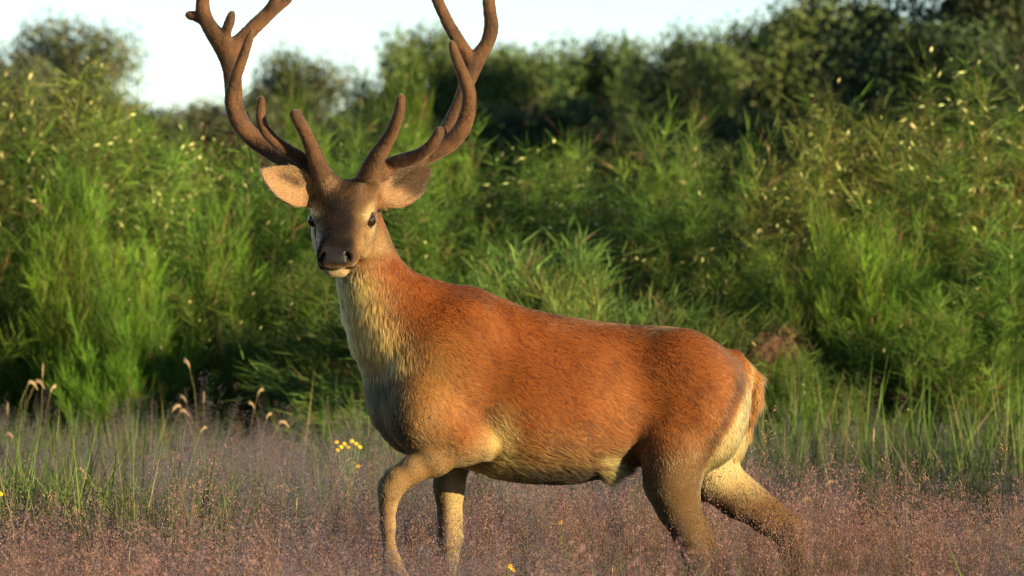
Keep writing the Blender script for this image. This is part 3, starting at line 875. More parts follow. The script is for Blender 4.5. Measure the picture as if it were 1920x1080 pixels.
# ------------------------------------------------------------------ broom bushes
def make_broom(seed, H, R, nst, ntw, green, stemcol, droop=.0, pods=0, podcol=(.46, .47, .18), tw=.0040, tl=(.14, .36), upr=.55, iso=.0):
    r = np.random.default_rng(seed)
    ncl = 13 + int(8 * iso)                                    # the stems stand in fans with dark gaps between
    cl_ = r.integers(0, ncl, nst)
    az = (r.random(ncl) * 2 * np.pi)[cl_] + r.normal(0, .24, nst)
    lean = np.clip(np.sqrt(r.random(ncl))[cl_] + r.normal(0, .13 + .07 * iso, nst), .02, 1.05)
    clh = r.uniform(.74, 1.06, ncl)[cl_]
    base = np.stack([np.cos(az) * lean * R * .35, np.sin(az) * lean * R * .35, np.zeros(nst)], 1)
    hh = H * (1.02 - .45 * lean ** 2) * r.uniform(.72, 1.0, nst) * clh
    tip = np.stack([np.cos(az) * lean * R, np.sin(az) * lean * R, hh], 1) + r.normal(0, .07, (nst, 3))
    mid = base * .55 + tip * .45; mid[:, 2] = hh * (.58 + droop * .35)
    tip[:, 2] -= droop * H * .35 * lean
    stems = Bag(); tw_bag = Bag()
    def pt(i, t):
        t = t[:, None]
        return base[i] * (1 - t) ** 2 + 2 * t * (1 - t) * mid[i] + t * t * tip[i]
    def tan(i, t):
        t = t[:, None]
        d = 2 * (1 - t) * (mid[i] - base[i]) + 2 * t * (tip[i] - mid[i])
        return d / (np.linalg.norm(d, axis=1)[:, None] + 1e-9)
    ii = np.arange(nst)
    sc_ = tinted(stemcol, nst, r)
    for a, b in ((0, .5), (.5, 1.0)):
        stems.ribbons(pt(ii, np.full(nst, a)), pt(ii, np.full(nst, (a + b) / 2)), pt(ii, np.full(nst, b + (.05 if b < 1 else 0))), .013 if a == 0 else .008, sc_, r)
    n = int(nst * ntw * (1 + .7 * iso)); tl = (tl[0] * (1 - .4 * iso), tl[1] * (1 - .4 * iso))
    i = r.integers(0, nst, n); t = .16 + .84 * r.random(n) ** .8
    P0 = pt(i, t); T = tan(i, t)
    out = r.normal(size=(n, 3)); out[:, 2] = (np.abs(out[:, 2]) * .8 + upr * .6) * (1 - iso) + iso * (out[:, 2] * .8 + .35)
    out /= np.linalg.norm(out, axis=1)[:, None]
    D = T * (.62 - .30 * iso) + out * (.5 + .35 * iso); D /= np.linalg.norm(D, axis=1)[:, None]
    Lg = r.uniform(*tl, n) * (1.05 - .35 * t)
    P2 = P0 + D * Lg[:, None]; P2[:, 2] -= droop * Lg * .5
    P1 = P0 + D * (Lg * .5)[:, None] + r.normal(0, .012, (n, 3)); P1[:, 2] += droop * Lg * .1
    stemtone = ((1 + .25 * r.normal(size=nst).clip(-1.5, 1.8)) * r.uniform(.6, 1.4, ncl)[cl_])[i][:, None]
    C = tinted(green, n, r, .22, .08) * stemtone
    brown = r.random(n) < .05
    C[brown] = tinted(stemcol, int(brown.sum()), r)
    tw_bag.ribbons(P0, P1, P2, tw, C, r)
    # short side shoots on the twigs
    ns = int(n * 1.8)
    j = r.integers(0, n, ns)
    q = r.random(ns)[:, None]
    S0 = P0[j] * (1 - q) + P2[j] * q
    sd_ = D[j] * 1.1 + r.normal(0, .36, (ns, 3)); sd_ /= np.linalg.norm(sd_, axis=1)[:, None]
    sl = r.uniform(.06, .15, ns)[:, None]
    tw_bag.ribbons(S0, S0 + sd_ * sl * .5, S0 + sd_ * sl, tw * .85, C[j] * 1.08, r)
    parts = [('twigs', tw_bag.mesh('broom_twigs', M_BROOM)), ('stem', stems.mesh('broom_stems', M_STEM))]
    if pods:
        pb = Bag()
        k = r.integers(0, nst, pods)
        cl = r.integers(0, nst, pods // 4)[r.integers(0, pods // 4, pods)]
        k = np.where(r.random(pods) < .7, cl, k)
        t = .35 + .65 * r.random(pods)
        Pp = pt(k, t) + r.normal(0, .055, (pods, 3))
        pb.leaves(Pp, r.uniform(.024, .050, pods), r.uniform(.008, .015, pods), tinted(podcol, pods, r, .3, .06), r, np.array([0, 0, -.7]))
        parts.append(('pods', pb.mesh('broom_pods', M_POD)))
    return parts

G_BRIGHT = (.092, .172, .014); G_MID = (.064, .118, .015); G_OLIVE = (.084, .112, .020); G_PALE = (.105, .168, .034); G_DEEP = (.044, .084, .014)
ST_B = (.14, .085, .04)
BROOM = {
    'bright': [make_broom(101, 2.0, 1.0, 95, 85, G_BRIGHT, ST_B, 0, 60), make_broom(102, 1.8, .9, 85, 85, G_BRIGHT, ST_B, 0, 60)],
    'mid': [make_broom(103, 2.0, 1.0, 80, 95, G_MID, ST_B, .1, 300, iso=.8), make_broom(104, 2.0, 1.1, 80, 95, G_MID, ST_B, .0, 400, iso=.7)],
    'fleck': [make_broom(105, 2.2, 1.1, 80, 85, G_OLIVE, ST_B, .05, 2600, iso=1.0), make_broom(106, 2.2, 1.2, 80, 85, G_MID, ST_B, .05, 2300, iso=1.0), make_broom(107, 2.2, 1.1, 75, 80, G_OLIVE, (.17, .09, .04), .0, 2000, iso=.8)],
    'pale': [make_broom(108, 1.6, 1.1, 160, 85, G_PALE, ST_B, .55, 80, upr=.2)],
    'deep': [make_broom(109, 1.7, 1.1, 85, 85, G_DEEP, ST_B, .0, 120, iso=.7)],
}
BROOM_H = {'bright': (2.0, 1.8), 'mid': (2.0, 2.0), 'fleck': (2.2, 2.2, 2.2), 'pale': (1.6,), 'deep': (1.7,)}
BUSH_GROUP = 'broom bushes behind the stag'
def bush(kind, var, px, top, dy, wide, label, name='broom_bush'):
    """px, top: where its crown shows; dy: metres beyond the stag; wide: half width in metres"""
    p = at(px, top, dy)
    z0 = float(ground_z(p[0], dy))
    h = p[2] - z0
    o = empty(name, (p[0], dy, z0), random.random() * 6.28)
    s = 1.1 * h / BROOM_H[kind][var]
    w = wide / 1.05
    o.scale = (w, w, s)
    for nm, me in BROOM[kind][var]:
        c = link_mesh(nm, me, o); c['kind'] = 'stuff'
    tag(o, label, 'bush', BUSH_GROUP)
    return o

BUSHES = [
    # left
    ('fleck', 0, 40, 95, 19, 1.5, 'tall pale-flecked broom at the left end of the thicket, below the hazy round tree'),
    ('fleck', 1, 150, 190, 17.5, 1.3, 'olive broom dotted with pale pods behind the bright green feathery bush'),
    ('fleck', 2, 300, 200, 21, 1.5, 'broom with thin upright sprigs against the sky left of the antlers'),
    ('fleck', 0, 420, 260, 20, 1.3, 'pale-flecked broom behind the stag\'s right antler, by the dark branch heap'),
    ('bright', 0, 290, 335, 14.5, 1.15, 'large bright green feathery broom left of the stag\'s head'),
    ('bright', 1, 150, 480, 13.6, .75, 'low bright green broom at the left foot of the large feathery one'),
    ('bright', 1, 240, 560, 13, .6, 'small bright green broom fanning up before the large feathery one'),
    ('mid', 0, 480, 335, 15.5, 1.1, 'mid green broom between the feathery bush and the stag\'s face'),
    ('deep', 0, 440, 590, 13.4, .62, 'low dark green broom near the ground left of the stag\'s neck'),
    ('mid', 1, 580, 470, 13.8, 1.0, 'dense green broom directly behind the stag\'s muzzle'),
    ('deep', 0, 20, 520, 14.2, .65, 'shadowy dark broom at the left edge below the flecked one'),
    ('bright', 0, 660, 150, 25, 1.2, 'tall light green broom rising between the two antlers'),
    ('mid', 1, 580, 235, 22, 1.4, 'green broom behind the space between ear and left-hand antler'),
    ('mid', 0, 760, 290, 19, 1.4, 'green broom behind the ear on the right of the stag\'s head'),
    # middle
    ('fleck', 1, 890, 275, 18, 1.4, 'pod-covered broom above the stag\'s withers'),
    ('mid', 0, 800, 400, 15, 1.1, 'green broom behind the nape of the stag\'s neck'),
    ('pale', 0, 1000, 440, 12.6, 1.5, 'soft pale green drooping broom just above the stag\'s back'),
    ('pale', 0, 1140, 500, 12.0, 1.1, 'soft pale green tuft leaning right above the stag\'s loin'),
    ('mid', 1, 1160, 215, 21, 1.2, 'upright green broom against the far wood, right of the antlers'),
    ('fleck', 2, 1060, 300, 19, 1.3, 'olive brown broom with scattered pale pods above the stag\'s back'),
    ('fleck', 1, 1230, 330, 17.5, 1.3, 'dark twiggy broom with white-green flecks above the stag\'s loin'),
    ('mid', 1, 1330, 300, 20, 1.4, 'green broom in the dip before the far wood'),
    ('mid', 0, 1290, 390, 15.6, .9, 'green broom above the stag\'s rump'),
    ('fleck', 0, 1420, 400, 15.0, 1.1, 'flecked broom above the brown mound'),
    # right
    ('fleck', 0, 1560, 185, 16.5, 1.2, 'pod-covered shoulder of the big broom on the right'),
    ('fleck', 1, 1700, 110, 17.5, 1.5, 'biggest broom, its grassy top standing out against the dark trees'),
    ('fleck', 2, 1860, 140, 16.5, 1.5, 'brownish flecked broom at the right edge under the dark trees'),
    ('mid', 0, 1780, 340, 14.2, 1.2, 'green broom before the biggest one, right of the stag'),
    ('bright', 1, 1640, 440, 13.0, .85, 'upright green broom with a bare tan stem right of the rump'),
    ('mid', 1, 1520, 420, 14.0, 1.0, 'flecked green broom right behind the stag\'s rump'),
    ('mid', 0, 1900, 470, 12.4, 1.0, 'green broom at the right edge near the tall grass'),
    ('mid', 1, 1770, 540, 12.0, .75, 'low upright green broom among the tall grass on the right'),
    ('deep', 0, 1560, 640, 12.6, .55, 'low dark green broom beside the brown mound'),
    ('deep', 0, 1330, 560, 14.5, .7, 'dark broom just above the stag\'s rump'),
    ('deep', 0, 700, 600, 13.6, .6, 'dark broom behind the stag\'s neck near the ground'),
    ('mid', 0, 1512, 688, 10.8, .62, 'low green broom before the right side of the brown mound'),
    ('bright', 1, 1405, 700, 10.9, .5, 'low green sprigs before the left foot of the brown mound'),
    ('fleck', 1, -160, 120, 18, 1.5, 'tall broom past the left end of the thicket'),
    ('mid', 0, -120, 420, 14.5, 1.2, 'green broom past the left end, nearer the field'),
    ('fleck', 0, -330, 150, 17, 1.5, 'second tall broom past the left end of the thicket'),
    ('mid', 1, -300, 380, 14.0, 1.2, 'second green broom past the left end, nearer the field'),
    ('fleck', 1, -520, 170, 17.5, 1.6, 'third tall broom past the left end of the thicket'),
    ('fleck', 0, 2280, 180, 17, 1.6, 'second tall broom past the right end of the thicket'),
    ('mid', 0, 2240, 400, 13.8, 1.2, 'second green broom past the right end, nearer the field'),
    ('fleck', 2, 2080, 170, 17, 1.6, 'tall broom past the right end of the thicket'),
    ('mid', 1, 2060, 420, 13.5, 1.2, 'green broom past the right end, nearer the field'),
]
for b_ in BUSHES:
    bush(*b_)

# ------------------------------------------------------------------ trees beyond the thicket
def make_tree(seed, H, R, nlobe, nleaf, col, leaf=.15):
    r = np.random.default_rng(seed)
    wood = Bag(); crown = Bag()
    wood.tube([(0, 0, -.1), (.05, .02, H * .25), (.0, .05, H * .5), (.05, 0, H * .72)], [H * .035, H * .026, H * .018, H * .008], (.1, .08, .06))
    lob = []
    for k in range(nlobe):
        a = r.random() * 6.28; q = math.sqrt(r.random()) 
        z = H * (.26 + .70 * r.random())
        rad = R * (1.0 - .55 * abs(z / H - .52) ** 1.2 * 1.6) * q
        c = np.array([math.cos(a) * rad, math.sin(a) * rad, z])
        lob.append((c, R * r.uniform(.20, .42)))
        s = np.array([0, 0, max(.2, z * .62)])
        wood.tube([s, s * .5 + c * .5 + [0, 0, .08 * H], c], [H * .012, H * .008, H * .003], (.1, .08, .06), 5)
    per = nleaf // nlobe
    for c, rr in lob:
        d = r.normal(size=(per, 3)); d /= np.linalg.norm(d, axis=1)[:, None]
        d = d * (r.random((per, 1)) ** .45) * rr * [1, 1, .85]
        lc = tinted(col, per, r, .3, .10) * (1 + .28 * r.normal())
        P = c + d + r.normal(0, .05 * rr, (per, 3))
        crown.leaves(P, r.uniform(.6, 1.3, per) * leaf, r.uniform(.5, 1.0, per) * leaf * .8, lc, r)
        m = per // 7        # loose sprays on the outside of the lobe
        d2 = r.normal(size=(m, 3)); d2 /= np.linalg.norm(d2, axis=1)[:, None]
        crown.leaves(c + d2 * rr * r.uniform(.95, 1.12, (m, 1)), leaf, leaf * .6, tinted(col, m, r, .3, .1) * 1.1, r)
    return [('trunk', wood.mesh('tree_trunk', M_BARK, True)), ('crown', crown.mesh('tree_crown', M_TREE))]

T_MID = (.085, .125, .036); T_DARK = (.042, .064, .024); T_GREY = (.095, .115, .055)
TREES = {'mid': [make_tree(201, 6, 2.3, 34, 18000, T_MID), make_tree(202, 6, 2.2, 30, 18000, T_MID)],
         'dark': [make_tree(203, 6, 2.6, 44, 18000, T_DARK, .13), make_tree(204, 6, 2.4, 40, 18000, T_DARK, .13)],
         'grey': [make_tree(205, 6, 2.2, 50, 26000, T_GREY), make_tree(206, 6, 2.4, 50, 26000, T_GREY)]}
def tree(kind, var, px, top, dy, wide, label):
    p = at(px, top, dy); h = p[2] + .05
    o = empty('leafy_tree', (p[0], dy, -.02), random.random() * 6.28)
    s = h / 6.15; w = 1.45 * wide * (CAM_D + dy) / CAM_D / PXM / 2.3
    o.scale = (w, w, s)
    for nm, me in TREES[kind][var]:
        link_mesh(nm, me, o)
    tag(o, label, 'tree', 'trees beyond the broom thicket')
    return o
FAR = [
    ('grey', 0, 105, 48, 150, 115, 'hazy round-topped tree above the flecked broom on the left'),
    ('grey', 1, -60, 110, 140, 130, 'hazy tree past the left end of the wood'),
    ('grey', 0, -230, 90, 130, 140, 'second hazy tree past the left end of the wood'),
    ('mid', 1, -400, 100, 120, 140, 'green tree past the left end of the wood'),
    ('mid', 0, -570, 80, 120, 150, 'second green tree past the left end of the wood'),
    ('dark', 1, 2180, -30, 60, 150, 'second dark tree past the right end of the wood'),
    ('dark', 0, 2350, -20, 64, 150, 'third dark tree past the right end of the wood'),
    ('grey', 1, 215, 205, 170, 120, 'low hazy tree right of the round-topped one'),
    ('grey', 0, 330, 200, 170, 120, 'low far tree just left of the antlers'),
    ('grey', 0, 535, 108, 150, 100, 'grey-green rounded tree seen between the left-hand antler\'s tines'),
    ('grey', 1, 425, 185, 165, 110, 'low far tree behind the left-hand antler beam'),
    ('mid', 0, 725, 120, 125, 70, 'tree left of the small peak behind the right-hand antler'),
    ('mid', 1, 795, 66, 115, 75, 'tree with the pointed top inside the right-hand antler'),
    ('mid', 0, 870, 95, 120, 90, 'tree behind the fork of the right-hand antler'),
    ('mid', 1, 960, 104, 115, 100, 'tree just right of the right-hand antler'),
    ('mid', 0, 1045, 122, 125, 110, 'flat-topped tree in the middle of the wood'),
    ('mid', 1, 1135, 82, 112, 90, 'tree with tufted tops in the middle of the wood'),
    ('mid', 0, 1215, 132, 120, 90, 'low dark tree at the dip with sky showing through'),
    ('mid', 1, 1290, 92, 108, 95, 'tree left of the rising part of the wood'),
    ('dark', 1, 1350, 58, 100, 110, 'broad dark green tree where the wood rises'),
    ('mid', 0, 1435, 48, 96, 110, 'lighter green tree before the tall ones on the right'),
    ('mid', 1, 1510, 8, 90, 110, 'tall sunlit green tree with a rounded top'),
    ('mid', 0, 1595, 4, 92, 110, 'tall green tree next to the dark one'),
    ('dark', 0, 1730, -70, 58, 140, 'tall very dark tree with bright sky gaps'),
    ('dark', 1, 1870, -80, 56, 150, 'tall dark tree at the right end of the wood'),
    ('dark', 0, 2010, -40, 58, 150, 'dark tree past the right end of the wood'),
    ('dark', 1, 1650, 60, 66, 120, 'dark tree behind the top of the biggest broom'),
    ('dark', 0, 1450, 190, 62, 140, 'low dark tree behind the broom shoulder'),
    ('dark', 1, 1800, 60, 48, 150, 'dark leafy undergrowth tree under the tall dark trees'),
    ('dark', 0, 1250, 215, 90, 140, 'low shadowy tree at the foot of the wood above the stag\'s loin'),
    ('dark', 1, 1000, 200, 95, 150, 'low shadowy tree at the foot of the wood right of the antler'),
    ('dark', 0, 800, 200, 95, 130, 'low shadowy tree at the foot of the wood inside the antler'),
    ('grey', 1, 640, 205, 160, 130, 'low far tree closing the gap between the antlers'),
    ('mid', 1, 910, 135, 128, 120, 'low tree behind the foot of the right-hand antler fork'),
    ('mid', 0, 1165, 140, 126, 130, 'low tree filling the wood below the tufted tops'),
    ('mid', 1, 1090, 150, 122, 120, 'low tree filling the wood behind the flat-topped one'),
]
for t_ in FAR:
    tree(*t_)

# ------------------------------------------------------------------ grass
def make_bent(seed, n, pcol, hgt=(.26, .56), leafcol=(.085, .10, .035), leaves=16, spk=84, big=1.0):
    """a tuft of bent grass: thin culms, each with an airy panicle"""
    r = np.random.default_rng(seed); b = Bag()
    az = r.random(n) * 6.28; rad = r.random(n) * .06
    P0 = np.stack([np.cos(az) * rad, np.sin(az) * rad, np.zeros(n)], 1)
    h = r.uniform(*hgt, n)
    P2 = P0 + np.stack([r.normal(0, .05, n), r.normal(0, .05, n), h], 1)
    P1 = (P0 + P2) / 2 + r.normal(0, .012, (n, 3))
    b.ribbons(P0, P1, P2, .0016 * big, tinted((.16, .11, .065), n, r), r)
    k = np.repeat(np.arange(n), spk)
    t = r.random(n * spk)
    ph = .13 * h[k] / .35
    ax = (P2 - P0)[k]; ax /= np.linalg.norm(ax, axis=1)[:, None]
    base = P2[k] - ax * (ph * t)[:, None]
    rr = .038 * np.sqrt(t) * (1.15 - t * .5) * r.random(n * spk) ** .5
    aa = r.random(n * spk) * 6.28
    S = base + np.stack([np.cos(aa) * rr, np.sin(aa) * rr, rr * .5], 1)
    pc = tinted(pcol, n, r, .18, .07)[k] * (1 + .14 * r.normal(size=(n * spk, 1)).clip(-1.5, 1.5))
    b.leaves(S, big * r.uniform(.004, .0085, n * spk), big * r.uniform(.0012, .0021, n * spk), pc, r, np.array([0, 0, .8]))
    m = n * 4
    kk = r.integers(0, n, m); tt = r.random(m)
    ph2 = .13 * h[kk] / .35
    q0 = P2[kk] - (P2 - P0)[kk] / h[kk][:, None] * (ph2 * tt)[:, None]
    a2 = r.random(m) * 6.28; r2 = .03 * np.sqrt(tt)
    q1 = q0 + np.stack([np.cos(a2) * r2, np.sin(a2) * r2, r2 * .5], 1)
    b.ribbons(q0, (q0 + q1) / 2, q1, .0011, tinted(pcol, m, r), r)
    l0 = r.normal(0, .05, (leaves, 3)); l0[:, 2] = 0
    lh = r.uniform(.10, .26, leaves)
    d = r.normal(0, .09, (leaves, 3)); d[:, 2] = lh
    b.ribbons(l0, l0 + d * .55 + [0, 0, .02], l0 + d, r.uniform(.003, .005, leaves), tinted(leafcol, leaves, r, .3, .1), r)
    return b.mesh('bent_tuft', M_PAN)

def make_blades(seed, n, hgt, col, spread=.10, w=(.004, .008), bend=.5, dead=.08):
    r = np.random.default_rng(seed); b = Bag()
    P0 = r.normal(0, spread * .5, (n, 3)); P0[:, 2] = 0
    h = r.uniform(*hgt, n)
    a = r.random(n) * 6.28; q = r.random(n) ** .7 * bend
    d = np.stack([np.cos(a) * q, np.sin(a) * q, np.ones(n)], 1); d /= np.linalg.norm(d, axis=1)[:, None]
    P2 = P0 + d * h[:, None]
    P2[:, 2] -= q * h * .35
    P1 = P0 + (P2 - P0) * .5; P1[:, 2] += q * h * .16
    C = tinted(col, n, r, .28, .08)
    dd = r.random(n) < dead
    C[dd] = tinted((.26, .20, .10), int(dd.sum()), r)
    b.ribbons(P0, P1, P2, r.uniform(*w, n), C, r)
    return b.mesh('grass_blades', M_GRASS)

def scatter(name, pos, rot, scl, var, meshes, mat):
    """one grass object: tuft copies on points, by geometry nodes"""
    me = bpy.data.meshes.new(name)
    me.vertices.add(len(pos)); me.vertices.foreach_set('co', np.asarray(pos, dtype=np.float32).ravel())
    for nm, typ, dat in (('rot', 'FLOAT_VECTOR', rot), ('scl', 'FLOAT', scl), ('var', 'INT', var)):
        a = me.attributes.new(nm, typ, 'POINT')
        if typ == 'FLOAT_VECTOR': a.data.foreach_set('vector', np.asarray(dat, dtype=np.float32).ravel())
        else: a.data.foreach_set('value', np.asarray(dat, dtype=np.int32 if typ == 'INT' else np.float32))
    o = link_mesh(name, me)
    ng = bpy.data.node_groups.new(name, 'GeometryNodeTree')
    ng.interface.new_socket('Geometry', in_out='INPUT', socket_type='NodeSocketGeometry')
    ng.interface.new_socket('Geometry', in_out='OUTPUT', socket_type='NodeSocketGeometry')
    N, L = ng.nodes, ng.links
    gi_, go_ = N.new('NodeGroupInput'), N.new('NodeGroupOutput')
    jn = N.new('GeometryNodeJoinGeometry')
    def attr(nm, typ):
        n = N.new('GeometryNodeInputNamedAttribute'); n.data_type = typ; n.inputs['Name'].default_value = nm
        return n.outputs['Attribute']
    rt, sc_, vr_ = attr('rot', 'FLOAT_VECTOR'), attr('scl', 'FLOAT'), attr('var', 'INT')
    for i, src in enumerate(meshes):
        so = bpy.data.objects.new(name + '_tuft', src)
        oi = N.new('GeometryNodeObjectInfo'); oi.inputs['Object'].default_value = so; oi.inputs['As Instance'].default_value = True
        cp = N.new('FunctionNodeCompare'); cp.data_type = 'INT'; cp.operation = 'EQUAL'
        ints = [s for s in cp.inputs if s.type == 'INT']
        L.new(vr_, ints[0]); ints[1].default_value = i
        ip = N.new('GeometryNodeInstanceOnPoints')
        L.new(gi_.outputs[0], ip.inputs['Points']); L.new(cp.outputs[0], ip.inputs['Selection'])
        L.new(oi.outputs['Geometry'], ip.inputs['Instance'])
        L.new(rt, ip.inputs['Rotation']); L.new(sc_, ip.inputs['Scale'])
        L.new(ip.outputs[0], jn.inputs[0])
    L.new(jn.outputs[0], go_.inputs[0])
    md = o.modifiers.new('scatter', 'NODES'); md.node_group = ng
    return o

def field_points(n, y0, y1, extra=1.3, power=1.0):
    y = y0 + (y1 - y0) * rng.random(n) ** power
    half = (CAM_D + y) / CAM_D * 1.714 + extra
    x = (rng.random(n) * 2 - 1) * half
    return x, y

CLUMPS = [(60, 3.2, 1.3), (135, 4.4, 1.0), (345, 2.2, .9), (455, 6.5, 1.0), (250, 9.5, 1.3), (680, 11, 1.2), (1490, 6.5, 1.3), (1545, 9, 1.4), (1440, 10, 1.3), (1760, 6, 1.3), (1890, 7, 1.5)]
PINK = (.245, .162, .138); MAUVE = (.160, .140, .165); TAN = (.25, .185, .10); RUST = (.28, .135, .08)  # pink bents take the sunlit tone, mauve the blue-grey shade, as colour
bents = [make_bent(301, 7, PINK), make_bent(302, 7, MAUVE), make_bent(303, 6, MAUVE), make_bent(304, 6, TAN), make_bent(305, 7, RUST, (.26, .5)), make_bent(306, 8, PINK, (.24, .46)),
         make_bent(307, 4, (.28, .175, .145), (.34, .60), spk=60, big=1.55), make_bent(308, 4, (.20, .13, .115), (.34, .60), spk=60, big=1.55)]
def field_noise(x, y, f, s):
    return wave_noise(np.stack([x, y, np.zeros_like(x)], 1), f, s)
x, y = field_points(17000, -8, 16.5, 1.6, .9)
nz = field_noise(x, y, 1.6, 5); nz2 = field_noise(x, y, 5, 6)
# purple grass gives way to green under the thicket, sooner on the right
edge = np.interp(x / ((CAM_D + y) / CAM_D), [-1.8, -.9, -.2, .5, 1.0, 1.8], [10.8, 11.6, 12.0, 11.6, 10.0, 8.0])
kp = (y < edge + 2.6 * nz2 + 1.2 * nz)
x, y, nz, nz2 = x[kp], y[kp], nz[kp], nz2[kp]
for (cx, cy, cr) in CLUMPS:
    k_ = np.hypot(x - at(cx, 0, cy)[0], y - cy) > cr * .30
    x, y, nz, nz2 = x[k_], y[k_], nz[k_], nz2[k_]
n = len(x)
pick = rng.random(n)
var = np.where(nz + .3 * nz2 - .10 * np.clip(2 - y, -3, 3) > -.05, np.where(pick < .6, 1, np.where(pick < .85, 2, 0)), np.where(pick < .34, 0, np.where(pick < .62, 5, np.where(pick < .75, 3, np.where(pick < .88, 4, 2)))))  # mauve shade tone gathers farther back, pink sunlit tone in front
scl_p = 1 + .36 * field_noise(x, y, 3.1, 15)
var = np.where((y < 3.0) & (rng.random(n) < .28), np.where(nz2 > 0, 7, 6), var)
rot = np.stack([rng.normal(0, .10, n), rng.normal(0, .10, n), rng.random(n) * 6.28], 1)
scl = rng.uniform(.68, 1.08, n) * scl_p
pg = scatter('purple_grass', np.stack([x, y, ground_z(x, y)], 1), rot, scl, var, bents, M_PAN)
tag(pg, 'hazy purple-pink flowering grass covering the field round the stag', 'grass', kind='stuff')

greens = [make_blades(311, 60, (.30, .62), (.050, .094, .014), bend=.75), make_blades(312, 60, (.32, .75), (.064, .110, .016), bend=.95),
          make_blades(313, 50, (.28, .58), (.044, .080, .016), bend=1.0), make_blades(314, 36, (.25, .50), (.10, .13, .04), bend=.6, dead=.25)]
x, y = field_points(19000, 2.5, 17, 1.8)
edge = np.interp(x / ((CAM_D + y) / CAM_D), [-1.8, -.9, -.2, .5, 1.0, 1.8], [9.6, 10.3, 10.8, 10.0, 6.5, 3.6])
nz2 = field_noise(x, y, 4, 8)
kp = y > edge + 1.6 * nz2
x, y = x[kp], y[kp]
xa, ya = field_points(5000, -8, 14, 1.6)
na_ = field_noise(xa, ya, 2.3, 9)
kp = na_ > .22
x = np.concatenate([x, xa[kp]]); y = np.concatenate([y, ya[kp]]); infield = np.concatenate([np.zeros(len(x) - kp.sum()), np.ones(kp.sum())])
n = len(x)
var = np.where(infield > 0, np.where(rng.random(n) < .5, 3, np.where(rng.random(n) < .6, 2, 0)), rng.integers(0, 3, n))
rot = np.stack([rng.normal(0, .12, n), rng.normal(0, .12, n), rng.random(n) * 6.28], 1)
gg = scatter('green_grass', np.stack([x, y, ground_z(x, y)], 1), rot, rng.uniform(.55, 1.15, n) * np.where(infield > 0, 1.1, .85) * (1 + .25 * field_noise(x, y, 2.6, 19)), var, greens, M_GRASS)
tag(gg, 'long green grass along the foot of the broom thicket', 'grass', kind='stuff')
# ------------------------------------------------------------------ unseen bushes added outside the frame to shade the grass
for k_, (bx, by, bh, bw, kd, vr_) in enumerate(((3.6, 1.3, 1.0, .8, 'mid', 0), (4.6, 2.6, 1.35, .9, 'fleck', 1), (4.3, 4.6, 1.1, .9, 'bright', 0), (6.0, 5.4, 1.6, 1.1, 'mid', 1))):
    o = empty('broom_bush', (bx, by, float(ground_z(bx, by))), k_ * 1.7)
    s_ = bh / BROOM_H[kd][vr_]; o.scale = (bw / 1.05, bw / 1.05, s_)
    for nm, me in BROOM[kd][vr_]:
        c = link_mesh(nm, me, o); c['kind'] = 'stuff'
    tag(o, 'unseen broom bush added right of the stag to shade the grass', 'bush', 'unseen bushes added for shade')

# ------------------------------------------------------------------ dry grass stalks with pale seed heads
def make_stalk(seed, h, bend):
    r = np.random.default_rng(seed)
    t = np.linspace(0, 1, 7)
    az = np.array([1.0, .15])
    path = np.stack([az[0] * bend * h * .30 * t ** 5, az[1] * bend * h * .3 * t ** 5, h * (t - bend * .06 * t ** 6)], 1)
    st = Bag(); st.tube(path, np.linspace(.0022, .0012, 7), (.26, .21, .10), 5)
    hd_ = Bag()
    d = path[-1] - path[-2]; d /= np.linalg.norm(d)
    L = .075
    q = np.linspace(0, 1, 8)
    arc = path[-1] + d * (q * L)[:, None] + np.outer(q ** 2, [bend * .05, 0, -bend * .10])
    hd_.tube(arc, .0058 * np.sin(np.pi * (q * .86 + .07)) ** .7, (.50, .38, .22), 7)
    n = 90
    k = r.integers(0, 7, n)
    hd_.leaves(arc[k] + r.normal(0, .003, (n, 3)), .012, .0025, tinted((.55, .42, .25), n, r), r, d * 2.0)
    return [('stem', st.mesh('stalk_stem', M_STEM, True)), ('seed_head', hd_.mesh('stalk_head', M_PAN, True))]
STALK = {'up': make_stalk(401, .70, .04), 'arch': make_stalk(402, .62, .42), 'nod': make_stalk(403, .55, .75)}
def stalk(kind, px, py, dy, rz, label, group):
    tip = at(px, py, dy)
    me_h = {'up': .76, 'arch': .66, 'nod': .55}[kind]
    off = {'up': .01, 'arch': .10, 'nod': .16}[kind]
    s = max(.45, min(1.25, tip[2] / me_h))
    bx, by = tip[0] - math.cos(rz) * off * min(s, .55), dy - math.sin(rz) * off * min(s, .55)
    o = empty('grass_stalk', (bx, by, float(ground_z(bx, by)) - .005), rz)
    o.scale = (min(s, .55), min(s, .55), s)
    for nm, me in STALK[kind]:
        link_mesh(nm, me, o)
    tag(o, label, 'grass stalk', group)
def slab(place, kd):
    how = {'up': 'upright', 'arch': 'arching', 'nod': 'nodding'}[kd]
    where = {'L': 'before the broom left of the stag', 'R': 'right of the stag\'s hind legs', 'F': 'in the purple foreground grass'}[place]
    return ('%s dry grass stalk with a tan seed head %s' % (how, where), '%s seeding stalks %s' % (how, where))
for (kd, px, py, dy, rz) in (('nod', 60, 632, 11, .1), ('nod', 72, 650, 11.2, -.2), ('up', 80, 686, 10.5, 0), ('arch', 100, 716, 10.5, .3), ('arch', 352, 650, 11.6, 2.9), ('arch', 345, 738, 10, 3.0),
                          ('up', 382, 738, 10.4, 0), ('nod', 332, 758, 9.8, 3.2), ('arch', 488, 714, 10.8, .1), ('arch', 472, 742, 10.2, 3.3), ('nod', 532, 784, 9.6, .2), ('arch', 382, 788, 9.2, .3),
                          ('up', 14, 748, 10, .2), ('arch', 20, 786, 9, 3.0), ('nod', 345, 768, 9.9, 0.2), ('arch', 505, 765, 10, .5)):
    stalk(kd, px, py, dy, rz, *slab('L', kd))
